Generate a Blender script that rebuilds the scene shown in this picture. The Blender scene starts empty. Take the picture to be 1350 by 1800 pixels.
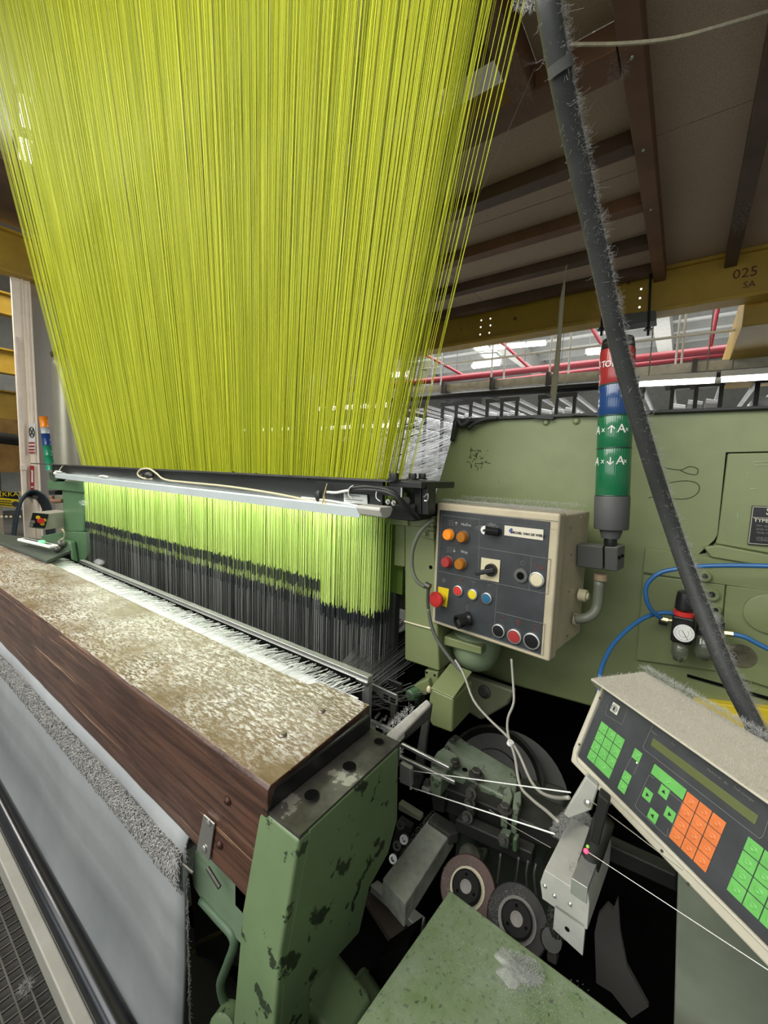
import bpy, bmesh, math, random
import numpy as np
from mathutils import Vector, Matrix
random.seed(7)
rng = np.random.default_rng(7)
S = bpy.context.scene
# ------------------------------------------------------------------ camera
YAW, PITCH, ROLL, FPX = math.radians(35.95), math.radians(5.65), math.radians(1.87), 721.3
CAM = np.array([0.0, 0.0, 1.5])
_f = np.array([-math.sin(YAW)*math.cos(PITCH), math.cos(YAW)*math.cos(PITCH), -math.sin(PITCH)])
_r = np.array([math.cos(YAW), math.sin(YAW), 0.0]); _u = np.cross(_r, _f)
R_ = _r*math.cos(ROLL)+_u*math.sin(ROLL); U_ = _u*math.cos(ROLL)-_r*math.sin(ROLL)
cam = bpy.data.cameras.new('camera'); camo = bpy.data.objects.new('camera', cam)
S.collection.objects.link(camo)
camo.matrix_world = Matrix(((R_[0], U_[0], -_f[0], CAM[0]), (R_[1], U_[1], -_f[1], CAM[1]), (R_[2], U_[2], -_f[2], CAM[2]), (0, 0, 0, 1)))
cam.sensor_fit = 'HORIZONTAL'; cam.sensor_width = 36; cam.lens = FPX/1350*36
cam.clip_start = .02; cam.clip_end = 100
S.camera = camo
S.view_settings.view_transform = 'Standard'; S.view_settings.look = 'None'; S.view_settings.gamma = 1
S.view_settings.use_curve_mapping = False
S.view_settings.exposure = 0.0
# ------------------------------------------------------------------ light
w = bpy.data.worlds.new('world'); S.world = w; w.use_nodes = True
w.node_tree.nodes['Background'].inputs[0].default_value = (.86, .92, .88, 1)
w.node_tree.nodes['Background'].inputs[1].default_value = .26
def area(name, loc, target, size, sizey, power, col=(1, 1, 1)):
    l = bpy.data.lights.new(name, 'AREA'); l.shape = 'RECTANGLE'; l.size = size; l.size_y = sizey
    l.energy = power; l.color = col
    o = bpy.data.objects.new(name, l); S.collection.objects.link(o); o.location = loc
    o.rotation_euler = (Vector(target)-Vector(loc)).to_track_quat('-Z', 'Y').to_euler()
    return o
area('aisle_light', (-1.9, -1.6, 3.6), (-1.9, 1.0, 1.2), 5.0, 1.8, 190, (1, .98, .9))
area('aisle_light', (1.6, -1.4, 3.4), (.1, 1.2, 1.1), 1.8, .4, 9, (1, .98, .9))
area('hall_light', (-3.0, 8.0, 6.3), (-3, 8, 0), 9, 5, 1100, (1, 1, .97))
area('hall_light', (-6.0, 17.0, 4.6), (-6, 17, 7), 16, 5, 620, (1, 1, .97))  # added uplight that brightens the hall ceiling, not a fixture
area('side_hall_light', (-8.0, -.5, 5.5), (-7.0, 1.6, 1.2), 3.5, 1.2, 420, (1, .93, .82))

area('deck_fill_light', (-1.5, -3.2, 2.0), (-1.2, 2.0, 2.2), 6.0, 1.2, 58, (.95, 1, .97))  # added fill from behind the camera, brightens the deck underside; no window there
# ------------------------------------------------------------------ geometry helpers
def ray(x, y): return (x-675)/FPX*R_+(900-y)/FPX*U_+_f
def at(x, y, X=None, Y=None, Z=None, P=None, N=None):
    """world point on a given plane, seen along the photograph's ray (x, y)"""
    d = ray(x, y)
    if P is not None: t = np.dot(np.array(P)-CAM, N)/np.dot(d, N)
    else: t = (X-CAM[0])/d[0] if X is not None else (Y-CAM[1])/d[1] if Y is not None else (Z-CAM[2])/d[2]
    return Vector(CAM+t*d)
V = Vector
class MB:
    def __init__(s): s.v = []; s.f = []
    def add(s, vs, fs):
        n = len(s.v); s.v += [tuple(q) for q in vs]; s.f += [tuple(i+n for i in f) for f in fs]; return s
    def box(s, x0, x1, y0, y1, z0, z1):
        return s.add([(x0, y0, z0), (x1, y0, z0), (x1, y1, z0), (x0, y1, z0), (x0, y0, z1), (x1, y0, z1), (x1, y1, z1), (x0, y1, z1)],
                     [(0, 3, 2, 1), (4, 5, 6, 7), (0, 1, 5, 4), (1, 2, 6, 5), (2, 3, 7, 6), (3, 0, 4, 7)])
    def obox(s, c, a, b, d, sa, sb, sd):
        """box centred on c with half sizes along three axes"""
        c = V(c); a = V(a)*sa; b = V(b)*sb; d = V(d)*sd
        return s.prism([c-a-b-d, c+a-b-d, c+a+b-d, c-a+b-d], d*2)
    def prism(s, pts, vec):
        n = len(pts); vec = V(vec); pts = [V(p) for p in pts]
        vs = pts+[p+vec for p in pts]
        fs = [tuple(range(n-1, -1, -1)), tuple(range(n, 2*n))]+[(i, (i+1) % n, (i+1) % n+n, i+n) for i in range(n)]
        return s.add(vs, fs)
    def ring(s, c, ax, r, n=16, ref=None):
        ax = V(ax).normalized(); a = ax.cross(V((0, 0, 1)))
        if a.length < .05: a = ax.cross(V((1, 0, 0)))
        a.normalize(); b = ax.cross(a)
        return [V(c)+a*(math.cos(2*math.pi*i/n)*r)+b*(math.sin(2*math.pi*i/n)*r) for i in range(n)]
    def lathe(s, c, ax, prof, n=20, cap=True):
        """prof: (distance along axis, radius)"""
        ax = V(ax).normalized(); vs = []; fs = []
        for h, r in prof: vs += s.ring(V(c)+ax*h, ax, r, n)
        for k in range(len(prof)-1):
            for i in range(n): fs.append((k*n+i, k*n+(i+1) % n, (k+1)*n+(i+1) % n, (k+1)*n+i))
        if cap: fs.append(tuple(range(n-1, -1, -1))); fs.append(tuple(range((len(prof)-1)*n, len(prof)*n)))
        return s.add(vs, fs)
    def cyl(s, p0, p1, r, n=14, r2=None):
        p0, p1 = V(p0), V(p1)
        return s.lathe(p0, p1-p0, [(0, r), ((p1-p0).length, r if r2 is None else r2)], n)
    def tube(s, path, r, n=8, smooth=4):
        pts = [V(p) for p in path]
        if smooth > 1 and len(pts) > 2:
            q = []
            for i in range(len(pts)-1):
                p0 = pts[max(i-1, 0)]; p1 = pts[i]; p2 = pts[i+1]; p3 = pts[min(i+2, len(pts)-1)]
                for k in range(smooth):
                    t = k/smooth
                    q.append(.5*((2*p1)+(p2-p0)*t+(2*p0-5*p1+4*p2-p3)*t*t+(3*p1-p0-3*p2+p3)*t**3))
            q.append(pts[-1]); pts = q
        rs = r if isinstance(r, (list, tuple)) else [r, r]
        vs = []; fs = []; prev = None
        for i, p in enumerate(pts):
            t = (pts[min(i+1, len(pts)-1)]-pts[max(i-1, 0)]).normalized()
            if prev is None:
                a = t.cross(V((0, 0, 1)));
                if a.length < .1: a = t.cross(V((1, 0, 0)))
            else: a = prev-t*prev.dot(t)
            a.normalize(); prev = a; b = t.cross(a); rr = rs[0]+(rs[-1]-rs[0])*i/(len(pts)-1)
            vs += [p+a*(math.cos(2*math.pi*j/n)*rr)+b*(math.sin(2*math.pi*j/n)*rr) for j in range(n)]
        for k in range(len(pts)-1):
            for j in range(n): fs.append((k*n+j, k*n+(j+1) % n, (k+1)*n+(j+1) % n, (k+1)*n+j))
        fs += [tuple(range(n-1, -1, -1)), tuple(range((len(pts)-1)*n, len(pts)*n))]
        return s.add(vs, fs)
    def sphere(s, c, r, n=12, m=8, sc=(1, 1, 1)):
        vs = []; fs = []
        for j in range(m+1):
            th = math.pi*j/m
            for i in range(n):
                ph = 2*math.pi*i/n
                vs.append(V(c)+V((r*sc[0]*math.sin(th)*math.cos(ph), r*sc[1]*math.sin(th)*math.sin(ph), r*sc[2]*math.cos(th))))
        for j in range(m):
            for i in range(n): fs.append((j*n+i, (j+1)*n+i, (j+1)*n+(i+1) % n, j*n+(i+1) % n))
        return s.add(vs, fs)
    def hexbolt(s, c, ax, r=.008, h=.006):
        s.lathe(c, ax, [(0, r*1.5), (h*.25, r*1.5)], 14); return s.lathe(V(c)+V(ax).normalized()*h*.25, ax, [(0, r), (h*.85, r), (h, r*.85)], 6)
    def build(s, name, mat, parent=None, bevel=0, smooth=False, attr=None, seg=2):
        me = bpy.data.meshes.new(name)
        if parent is not None: org = V(origin(parent))
        else:
            a = np.array(s.v); lo, hi = a.min(0), a.max(0); org = V(((lo[0]+hi[0])/2, (lo[1]+hi[1])/2, lo[2]))
        me.from_pydata([tuple(V(q)-org) for q in s.v], [], s.f); me.update()
        if attr is not None:
            at_ = me.attributes.new('rnd', 'FLOAT', 'POINT'); at_.data.foreach_set('value', np.asarray(attr, dtype=np.float32))
        if mat: me.materials.append(mat)
        if smooth: me.shade_smooth()
        else:
            bm = bmesh.new(); bm.from_mesh(me); bmesh.ops.recalc_face_normals(bm, faces=bm.faces)
            for e in bm.edges:
                e.smooth = len(e.link_faces) == 2 and e.calc_face_angle(0) < math.radians(38)
            for f in bm.faces: f.smooth = True
            bm.to_mesh(me); bm.free()
        o = bpy.data.objects.new(name, me); S.collection.objects.link(o)
        if parent is not None: o.parent = parent
        else: o.location = org
        if bevel:
            m = o.modifiers.new('bevel', 'BEVEL'); m.width = bevel; m.segments = seg; m.limit_method = 'ANGLE'; m.angle_limit = math.radians(38)
            m.harden_normals = True
        return o
def origin(o):
    p = V((0, 0, 0))
    while o is not None: p = p+o.location; o = o.parent
    return p
def tag(o, label, cat, group=None, kind=None):
    o['label'] = label; o['category'] = cat
    if group: o['group'] = group
    if kind: o['kind'] = kind
    return o
def thing(name, label, cat, loc, group=None):
    o = bpy.data.objects.new(name, None); S.collection.objects.link(o); o.location = loc; o.empty_display_size = .05
    return tag(o, label, cat, group)
def struct(o): o['kind'] = 'structure'; return o
def stuff(o): o['kind'] = 'stuff'; return o
def slab(pts, depth, **pl):
    """solid whose outline lies on a world plane; depth = extrusion vector"""
    m = MB(); m.prism([at(x, y, **pl) for x, y in pts], depth); return m
def copytree(o, parent=None, loc=None):
    c = o.copy(); S.collection.objects.link(c)
    if parent is not None: c.parent = parent
    if loc is not None: c.location = loc
    for ch in list(o.children): copytree(ch, c)
    return c
# ------------------------------------------------------------------ materials
def _new(name):
    m = bpy.data.materials.new(name); m.use_nodes = True; nt = m.node_tree
    return m, nt, nt.nodes['Principled BSDF']
def rgb(c): return (c[0], c[1], c[2], 1)
def noise(nt, scale, detail=4, rough=.6, vec=None, stretch=None):
    tc = nt.nodes.new('ShaderNodeTexCoord'); n = nt.nodes.new('ShaderNodeTexNoise')
    n.inputs['Scale'].default_value = scale; n.inputs['Detail'].default_value = detail; n.inputs['Roughness'].default_value = rough
    if stretch:
        mp = nt.nodes.new('ShaderNodeMapping'); mp.inputs['Scale'].default_value = stretch
        nt.links.new(tc.outputs['Object'], mp.inputs[0]); nt.links.new(mp.outputs[0], n.inputs['Vector'])
    else: nt.links.new(tc.outputs['Object'], n.inputs['Vector'])
    return n.outputs['Fac']
def ramp(nt, src, a, b, c0=(0, 0, 0), c1=(1, 1, 1)):
    r = nt.nodes.new('ShaderNodeValToRGB'); r.color_ramp.elements[0].position = a; r.color_ramp.elements[1].position = b
    r.color_ramp.elements[0].color = rgb(c0); r.color_ramp.elements[1].color = rgb(c1); nt.links.new(src, r.inputs[0]); return r.outputs[0]
def mixc(nt, fac, a, b, blend='MIX'):
    m = nt.nodes.new('ShaderNodeMix'); m.data_type = 'RGBA'; m.blend_type = blend
    if isinstance(fac, (int, float)): m.inputs[0].default_value = fac
    else: nt.links.new(fac, m.inputs[0])
    for k, q in ((6, a), (7, b)):
        if isinstance(q, tuple): m.inputs[k].default_value = rgb(q)
        else: nt.links.new(q, m.inputs[k])
    return m.outputs[2]
def mul(nt, a, b):
    m = nt.nodes.new('ShaderNodeMath'); m.operation = 'MULTIPLY'
    for k, q in ((0, a), (1, b)):
        if isinstance(q, (int, float)): m.inputs[k].default_value = q
        else: nt.links.new(q, m.inputs[k])
    return m.outputs[0]
def upness(nt, lo=.25):
    g = nt.nodes.new('ShaderNodeNewGeometry'); sx = nt.nodes.new('ShaderNodeSeparateXYZ'); nt.links.new(g.outputs['Normal'], sx.inputs[0])
    mr = nt.nodes.new('ShaderNodeMapRange'); mr.inputs[1].default_value = lo; mr.inputs[2].default_value = .95; nt.links.new(sx.outputs[2], mr.inputs[0])
    return mr.outputs[0]
def bump(nt, b, src, strength=.3, dist=.002):
    n = nt.nodes.new('ShaderNodeBump'); n.inputs['Strength'].default_value = strength; n.inputs['Distance'].default_value = dist
    nt.links.new(src, n.inputs['Height']); nt.links.new(n.outputs[0], b.inputs['Normal'])
def mat(name, col, rough=.5, metal=0, var=.12, vs=6, chips=0, chipcol=(.05, .045, .035), cs=22, dust=0, dustcol=(.42, .42, .40), bmp=0, bs=60, spec=.5, stretch=None):
    m, nt, b = _new(name)
    c = mixc(nt, ramp(nt, noise(nt, vs, stretch=stretch), .3, .7), tuple(q*(1-var) for q in col), tuple(min(1, q*(1+var)) for q in col))
    if chips:
        c = mixc(nt, ramp(nt, noise(nt, cs, 6, .65), .72-chips*.12, .74-chips*.12), c, chipcol)
        c = mixc(nt, mul(nt, ramp(nt, noise(nt, 3.3, 5, .7), .45, .75), .35), c, tuple(q*.45 for q in col))
    if dust:
        f = mul(nt, mul(nt, upness(nt), ramp(nt, noise(nt, 14, 6, .75), .32, .68)), dust)
        c = mixc(nt, f, c, dustcol)
    nt.links.new(c, b.inputs['Base Color'])
    b.inputs['Roughness'].default_value = rough; b.inputs['Metallic'].default_value = metal; b.inputs['Specular IOR Level'].default_value = spec
    if bmp: bump(nt, b, noise(nt, bs, 5), bmp)
    return m
def emit(name, col, strength):
    m, nt, b = _new(name); b.inputs['Base Color'].default_value = rgb(col); b.inputs['Emission Color'].default_value = rgb(col); b.inputs['Emission Strength'].default_value = strength; return m
GREEN = mat('green_machine_paint', (.20, .27, .13), .42, var=.10, vs=2.2, chips=.35, cs=16, dust=.35)
GREENC = mat('smooth_green_cabinet_paint', (.205, .242, .112), .38, var=.14, vs=1.6, chips=.06, cs=9)
GREENCH = mat('chipped_green_casting_paint', (.128, .19, .092), .42, var=.18, vs=3, chips=1.2, chipcol=(.02, .03, .015), cs=20, bmp=.12, bs=30)
GREENH = mat('specked_green_hood_paint', (.125, .19, .075), .55, var=.2, vs=3, chips=1.05, chipcol=(.035, .05, .02), cs=120, dust=.45, dustcol=(.36, .40, .34), bmp=.2, bs=90)
GREEND = mat('grimy_dark_green_paint', (.05, .085, .045), .5, var=.3, vs=6, chips=.8, chipcol=(.012, .012, .01), cs=12, dust=.5, dustcol=(.2, .22, .19))
GREENF = mat('far_green_paint', (.085, .175, .085), .4, var=.1, vs=3, chips=.1)
BLACK = mat('black_steel', (.014, .015, .015), .38, .2, var=.3, dust=.25, dustcol=(.16, .16, .15))
DARK = mat('oily_dark_iron', (.012, .012, .011), .55, .1, var=.5, vs=8, dust=.35, dustcol=(.10, .10, .09))
VOID = mat('unlit_machine_interior', (.006, .006, .006), 1.0, var=.4, spec=0)  # near-black base stands in for shade in hollows, gaps and holes
GUN = mat('worn_gunmetal', (.075, .072, .066), .42, .5, var=.35, vs=9, dust=.35, dustcol=(.16, .16, .15), bmp=.15)
STEEL = mat('bright_steel', (.62, .63, .62), .28, .9, var=.1)
ALU = mat('brushed_aluminium', (.5, .51, .5), .38, .7, var=.12, dust=.3, dustcol=(.6, .6, .58))
ZINC = mat('zinc_plated_steel', (.5, .5, .48), .32, .85, var=.12)
GREY = mat('dusty_grey_plastic', (.09, .09, .088), .6, var=.15, dust=.7, dustcol=(.32, .31, .29))
BEIGE = mat('grimy_beige_enamel', (.47, .41, .29), .5, var=.14, vs=9, chips=.15, chipcol=(.12, .08, .045), cs=30, dust=.8, dustcol=(.36, .33, .28), bmp=.1)
BEIGE2 = mat('pale_beige_enamel', (.50, .47, .38), .5, var=.08, vs=9, chips=.05, dust=.75, dustcol=(.52, .48, .42), bmp=.12, bs=220)
PANEL = mat('dark_slate_panel_film', (.038, .042, .047), .42, var=.22, vs=22, dust=.0)
RUB = mat('black_rubber', (.016, .017, .018), .5, var=.25, dust=.5, dustcol=(.22, .22, .21))
WHITE = mat('white_plastic', (.72, .72, .70), .4, var=.05)
CABLE = mat('grey_cable_sheath', (.30, .29, .26), .5, var=.15)
YARN = mat('white_yarn', (.85, .86, .86), .8, var=.05)
def simple(name, col, rough=.4, metal=0): return mat(name, col, rough, metal, var=.05)
RED = simple('red_plastic', (.60, .035, .03), .3); DRED = simple('dull_red_plastic', (.34, .035, .035), .35)
YEL = simple('yellow_plastic', (.72, .55, .02), .35); BLU = simple('blue_plastic', (.02, .12, .24), .35)
ORA = emit('lit_orange_lens', (.85, .25, .01), .25); ORAD = simple('unlit_orange_lens', (.36, .13, .012), .25)
CREAM = simple('cream_plastic', (.62, .56, .38), .4); BLKP = simple('black_plastic', (.012, .012, .013), .3)
INK = simple('pale_print_ink', (.42, .42, .40), .6); INKD = simple('dim_print_ink', (.19, .19, .19), .6); INKR = simple('dim_red_print_ink', (.20, .055, .05), .6)
INKB = simple('black_print_ink', (.01, .01, .012), .6); INKBL = simple('blue_print_ink', (.02, .05, .22), .5)
KEYG = mat('green_key_film', (.13, .42, .10), .35, var=.1, vs=60); KEYO = mat('orange_key_film', (.62, .17, .05), .35, var=.1, vs=60)
BHOSE = simple('blue_air_hose', (.03, .13, .34), .25)
YGIRD = mat('yellow_girder_paint', (.42, .27, .03), .5, var=.25, vs=1.2, chips=.25, chipcol=(.05, .035, .015), cs=9)
BROWN = mat('dark_brown_steel', (.11, .068, .045), .6, var=.35, vs=2)
RUST = mat('rust_brown_steel', (.19, .095, .050), .6, var=.35, vs=2)
LINT = mat('grey_lint', (.55, .55, .53), .95, var=.1)
def board_mat():
    m, nt, b = _new('chipboard_decking')
    c = mixc(nt, ramp(nt, noise(nt, 1.1, 5, .6), .3, .7), (.47, .36, .255), (.60, .475, .345))
    c = mixc(nt, ramp(nt, noise(nt, 160, 3, .8), .35, .65), c, (.40, .31, .23)); nt.links.new(c, b.inputs['Base Color']); b.inputs['Roughness'].default_value = .8; return m
BOARD = board_mat()
def wood_mat():
    m, nt, b = _new('varnished_brown_wood')
    tc = nt.nodes.new('ShaderNodeTexCoord')
    mp = nt.nodes.new('ShaderNodeMapping'); mp.inputs['Scale'].default_value = (.55, 5, 9); nt.links.new(tc.outputs['Object'], mp.inputs[0])
    wv = nt.nodes.new('ShaderNodeTexNoise'); wv.inputs['Scale'].default_value = 7; wv.inputs['Detail'].default_value = 6; wv.inputs['Distortion'].default_value = .8
    nt.links.new(mp.outputs[0], wv.inputs['Vector'])
    side = mixc(nt, ramp(nt, wv.outputs['Fac'], .38, .62), (.042, .017, .011), (.11, .050, .032))
    # long pale scratches along the grain
    mp2 = nt.nodes.new('ShaderNodeMapping'); mp2.inputs['Scale'].default_value = (.40, 20, 30); mp2.inputs['Rotation'].default_value = (0, .035, 0); nt.links.new(tc.outputs['Object'], mp2.inputs[0])
    n2 = nt.nodes.new('ShaderNodeTexNoise'); n2.inputs['Scale'].default_value = 3; n2.inputs['Detail'].default_value = 3; nt.links.new(mp2.outputs[0], n2.inputs['Vector'])
    side = mixc(nt, ramp(nt, n2.outputs['Fac'], .665, .69), side, (.33, .20, .12))
    # worn top: bare tan wood, flaking clear varnish whitened to carry glare
    top = mixc(nt, ramp(nt, noise(nt, 7, 6, .7), .3, .7), (.10, .060, .026), (.21, .135, .062))
    top = mixc(nt, ramp(nt, noise(nt, 40, 6, .8, stretch=(.35, 1.6, 1)), .45, .66), top, (.25, .18, .10))
    flk = ramp(nt, noise(nt, 120, 10, .82, stretch=(.5, 1.5, 1)), .50, .525)
    zone = ramp(nt, noise(nt, 4.0, 4, .6), .36, .56)
    fl = mul(nt, flk, zone)
    top = mixc(nt, mul(nt, fl, .95), top, (.78, .75, .72))
    u = upness(nt, .82)
    c = mixc(nt, u, side, top); nt.links.new(c, b.inputs['Base Color'])
    rr = mixc(nt, fl, (.38, .38, .38), (.10, .10, .10)); rr = mixc(nt, u, (.34, .34, .34), rr); nt.links.new(rr, b.inputs['Roughness'])
    b.inputs['Coat Weight'].default_value = .25; b.inputs['Coat Roughness'].default_value = .25
    bn = nt.nodes.new('ShaderNodeBump'); bn.inputs['Strength'].default_value = .55; bn.inputs['Distance'].default_value = .0025
    hh = mixc(nt, .5, noise(nt, 70, 7, .75, stretch=(.5, 1.5, 1)), fl); nt.links.new(hh, bn.inputs['Height']); nt.links.new(bn.outputs[0], b.inputs['Normal'])
    return m
WOOD = wood_mat()
def cloth_mat():
    m, nt, b = _new('grey_white_woven_backing')
    c = mixc(nt, ramp(nt, noise(nt, 3, 5, .6), .3, .7), (.24, .255, .275), (.33, .345, .355)); nt.links.new(c, b.inputs['Base Color'])
    b.inputs['Roughness'].default_value = .95; bump(nt, b, noise(nt, 500, 3), .5, .001); return m
CLOTH = cloth_mat()
def strand_mat(name, lo, hi, rough=.6, emission=0, trans=0):
    m, nt, b = _new(name); a = nt.nodes.new('ShaderNodeAttribute'); a.attribute_name = 'rnd'
    c = mixc(nt, a.outputs['Fac'], lo, hi); nt.links.new(c, b.inputs['Base Color']); b.inputs['Roughness'].default_value = rough
    return m
CORD = strand_mat('lime_cord', (.34, .40, .004), (.74, .77, .03)); CORD2 = strand_mat('lime_harness_cord', (.30, .48, .05), (.72, .86, .28))
SLEEVE = strand_mat('black_shrink_sleeve', (.012, .015, .018), (.035, .04, .045), .4)
WIRE = strand_mat('heddle_wire', (.05, .052, .05), (.45, .46, .44), .4)
PILE = strand_mat('grey_pile_loop', (.24, .235, .23), (.44, .435, .43), .9)
WARP = strand_mat('white_warp_end', (.6, .62, .63), (.93, .94, .95), .8)
FUZZ = strand_mat('lint_fibre', (.35, .36, .35), (.62, .63, .62), .95)
def strands(segs, name, m, parent, sides=3):
    """segs: list of (polyline points, radius, rnd)"""
    vs = []; fs = []; at_ = []
    ang = [(math.cos(2*math.pi*k/sides+.5), math.sin(2*math.pi*k/sides+.5)) for k in range(sides)]
    for pts, r, q in segs:
        base = len(vs); pts = [np.array(p, float) for p in pts]
        d = pts[-1]-pts[0]; d /= np.linalg.norm(d)+1e-9
        a = np.cross(d, (0, 1, 0) if abs(d[1]) < .8 else (1, 0, 0)); a /= np.linalg.norm(a); b = np.cross(d, a)
        for p in pts:
            for cx, sy in ang: vs.append(tuple(p+a*cx*r+b*sy*r)); at_.append(q)
        for k in range(len(pts)-1):
            for j in range(sides): fs.append((base+k*sides+j, base+k*sides+(j+1) % sides, base+(k+1)*sides+(j+1) % sides, base+(k+1)*sides+j))
    mb = MB(); mb.v = vs; mb.f = fs
    return stuff(mb.build(name, m, parent, smooth=True, attr=at_))
def text(s, pos, right, up, size, m, parent, name='lettering', ext=.0004, align='CENTER', bold=0):
    cu = bpy.data.curves.new(name, 'FONT'); cu.body = s; cu.size = size; cu.extrude = ext; cu.align_x = align; cu.align_y = 'CENTER'; cu.offset = bold
    cu.resolution_u = 2
    tmp = bpy.data.objects.new('tmp', cu); S.collection.objects.link(tmp)
    bpy.context.view_layer.update()
    me = bpy.data.meshes.new_from_object(tmp.evaluated_get(bpy.context.evaluated_depsgraph_get())); bpy.data.objects.remove(tmp)
    right = V(right).normalized(); up = V(up).normalized(); n = right.cross(up); org = origin(parent)
    for v in me.vertices: v.co = V(pos)+right*v.co.x+up*v.co.y+n*v.co.z-org
    me.materials.clear(); me.materials.append(m); me.name = name
    o = bpy.data.objects.new(name, me); S.collection.objects.link(o); o.parent = parent; return o
def lint_hair(path, n, rad, length, name, parent, seed=1, up=0, m=None, thick=.0004):
    thick *= .42; n = int(n*1.7); length *= .7
    g = np.random.default_rng(seed); segs = []; P = [np.array(p, float) for p in path]
    for i in range(n):
        t = g.random()*(len(P)-1); k = min(int(t), len(P)-2); c = P[k]+(P[k+1]-P[k])*(t-k)
        d = g.normal(size=3); d[2] += up; d /= np.linalg.norm(d)
        a = c+d*rad*.9; e = g.normal(size=3)*.6+d; e /= np.linalg.norm(e); mid = a+e*length*.5*g.random(); end = mid+(g.normal(size=3)*.5+d)*length*.35*g.random()
        segs.append(([a, mid, end], thick, g.random()))
    return strands(segs, name, m or FUZZ, parent)
#PART2
# ================================================================== SETTING
CONC = mat('grey_concrete_floor', (.16, .155, .145), .6, var=.25, vs=1.5)
CEIL = mat('white_roof_sheet', (.33, .335, .32), .7, var=.08); WALL = mat('pale_hall_wall', (.52, .53, .50), .8, var=.1)
struct(MB().box(-16, 9, -5, 27, -.1, 0).build('floor', CONC))
ce = struct(MB().box(-16, 9, -5, 27, 7.0, 7.1).build('ceiling', CEIL))
for i in range(20):
    y = 1.2+i*1.3; MB().box(-16, 9, y, y+.22, 6.72, 7.0).build('roof_rib', CEIL, ce)
TRUSS = mat('pale_grey_concrete_beam', (.36, .355, .33), .8, var=.1)
for x in (-12, -6.2, -1.2, 4.2): MB().box(x, x+.45, 1.5, 27, 6.25, 6.85).build('roof_beam', TRUSS, ce)
struct(MB().box(-16, 9, 26.8, 27, 0, 7).build('wall_back', WALL)); struct(MB().box(-16.1, -15.9, -5, 27, 0, 7).build('wall_left', WALL))
struct(MB().box(8.9, 9.1, 1.5, 27, 0, 7).build('wall_right', WALL))
LAMP = emit('lit_lamp_diffuser', (1, 1, .96), 9)
SKY = emit('daylit_roof_light', (.95, 1, .93), 7)
def skylight(px, label):
    t = thing('roof_light', label, 'skylight', at(px[0][0], px[0][1], Z=6.93), 'roof lights in the hall ceiling')
    p = [at(x, y, Z=6.70) for x, y in px]; c = sum(p, V())/len(p)
    m = MB(); m.prism(p, (0, 0, .05)); m.build('diffuser', SKY, t)
    m = MB()
    for k in range(len(p)):
        a, b = p[k], p[(k+1) % len(p)]; m.cyl(a, b, .04, 6)
    m.build('frame', CEIL, t)
skylight([(27, 153), (61, 168), (62, 233), (29, 222)], 'bright roof light seen through the left edge of the green cords, upper one')
skylight([(28, 232), (62, 245), (63, 292), (28, 280)], 'bright roof light seen through the left edge of the green cords, lower one')
skylight([(826, 606), (855, 603), (865, 614), (838, 617)], 'small bright roof light just under the drilled yellow girder')
skylight([(843, 622), (872, 620), (884, 631), (858, 634)], 'bright roof light beside the white hall lamp')
# red sprinkler pipes
PIPE = mat('dark_red_pipe_paint', (.22, .018, .028), .4, var=.15)
def pipe(a, b, r, label, name='sprinkler_pipe', m=PIPE, cat='pipe', group='red sprinkler pipes under the hall ceiling', **k):
    o = MB().cyl(at(*a, **k), at(*b, **k), r, 10).build(name, m); tag(o, label, cat, group)
    for f in (.15, .85):
        q = at(*a, **k)+(at(*b, **k)-at(*a, **k))*f; MB().cyl((q.x, q.y, q.z), (q.x, q.y, 7.0), .008, 5).build('pipe_hanger', GREY, o)
    return o
pipe((560, 690), (1420, 598), .07, 'long thick red sprinkler pipe crossing behind the signal tower', Y=9)
pipe((560, 707), (1420, 606), .05, 'second long red pipe right beneath the thickest one', Y=9.6)
pipe((740, 700), (1040, 662), .05, 'short far red pipe low over the yarn racks', Y=14)
for a, b, l in (((738, 618), (815, 660), 'thin red drop pipe running diagonally left of the roof lights'), ((880, 600), (930, 646), 'thin red branch pipe right of the two roof lights'), ((1262, 540), (1247, 614), 'thin red vertical branch pipe right of the signal tower'), ((1040, 576), (1062, 612), 'short thin red branch pipe left of the signal tower')):
    pipe(a, b, .035, l, Y=9)
# ================================================================== BACKGROUND HALL: hangers, tray, creels, lamps
TRAY = mat('pale_dusty_tray', (.62, .60, .52), .8, var=.2, vs=12, bmp=.3)
t = thing('lint_tray', 'long pale cable tray hanging above the yarn racks behind the green cabinet', 'cable tray', at(760, 705, Y=5))
p0 = at(560, 708, Y=5); p1 = at(1480, 640, Y=5)
MB().prism([p0+V((0, 0, .03)), p1+V((0, 0, .03)), p1+V((0, 0, .12)), p0+V((0, 0, .12))], (0, .18, 0)).build('tray_body', TRAY, t)
MB().cyl(p0+V((0, -.06, -.06)), p1+V((0, -.06, -.045)), .045, 12).build('lower_tube', BLACK, t, smooth=True)
for i in range(9):
    q = p0+(p1-p0)*(i/9+.06); MB().box(q.x-.02, q.x+.02, 4.93, 5.2, q.z-.1, q.z+.14).build('clamp', GREY, t)
HL = ['left of the first roof light', 'close right of the leftmost one', 'crossing the second roof light', 'just right of the second roof light', 'left of the hanging tape', 'close right of the hanging tape', 'left one of the close pair right of the hose', 'right one of the close pair right of the hose', 'near the right edge of the picture']
for x, lb_ in zip((764, 780, 868, 890, 970, 1003, 1190, 1200, 1325), HL):
    yt = 560
    a = at(x+7, yt-70, Y=5.05); b = at(x-6, 698-(x-700)*.05, Y=5.05)
    o = MB().cyl((b.x, 5.05, b.z), (b.x, 5.05, 6.7), .011, 6).build('hanger_rod', YARN); tag(o, 'thin fluffy white hanger rod, '+lb_, 'rod', 'fluffy white hangers above the yarn racks')
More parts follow.
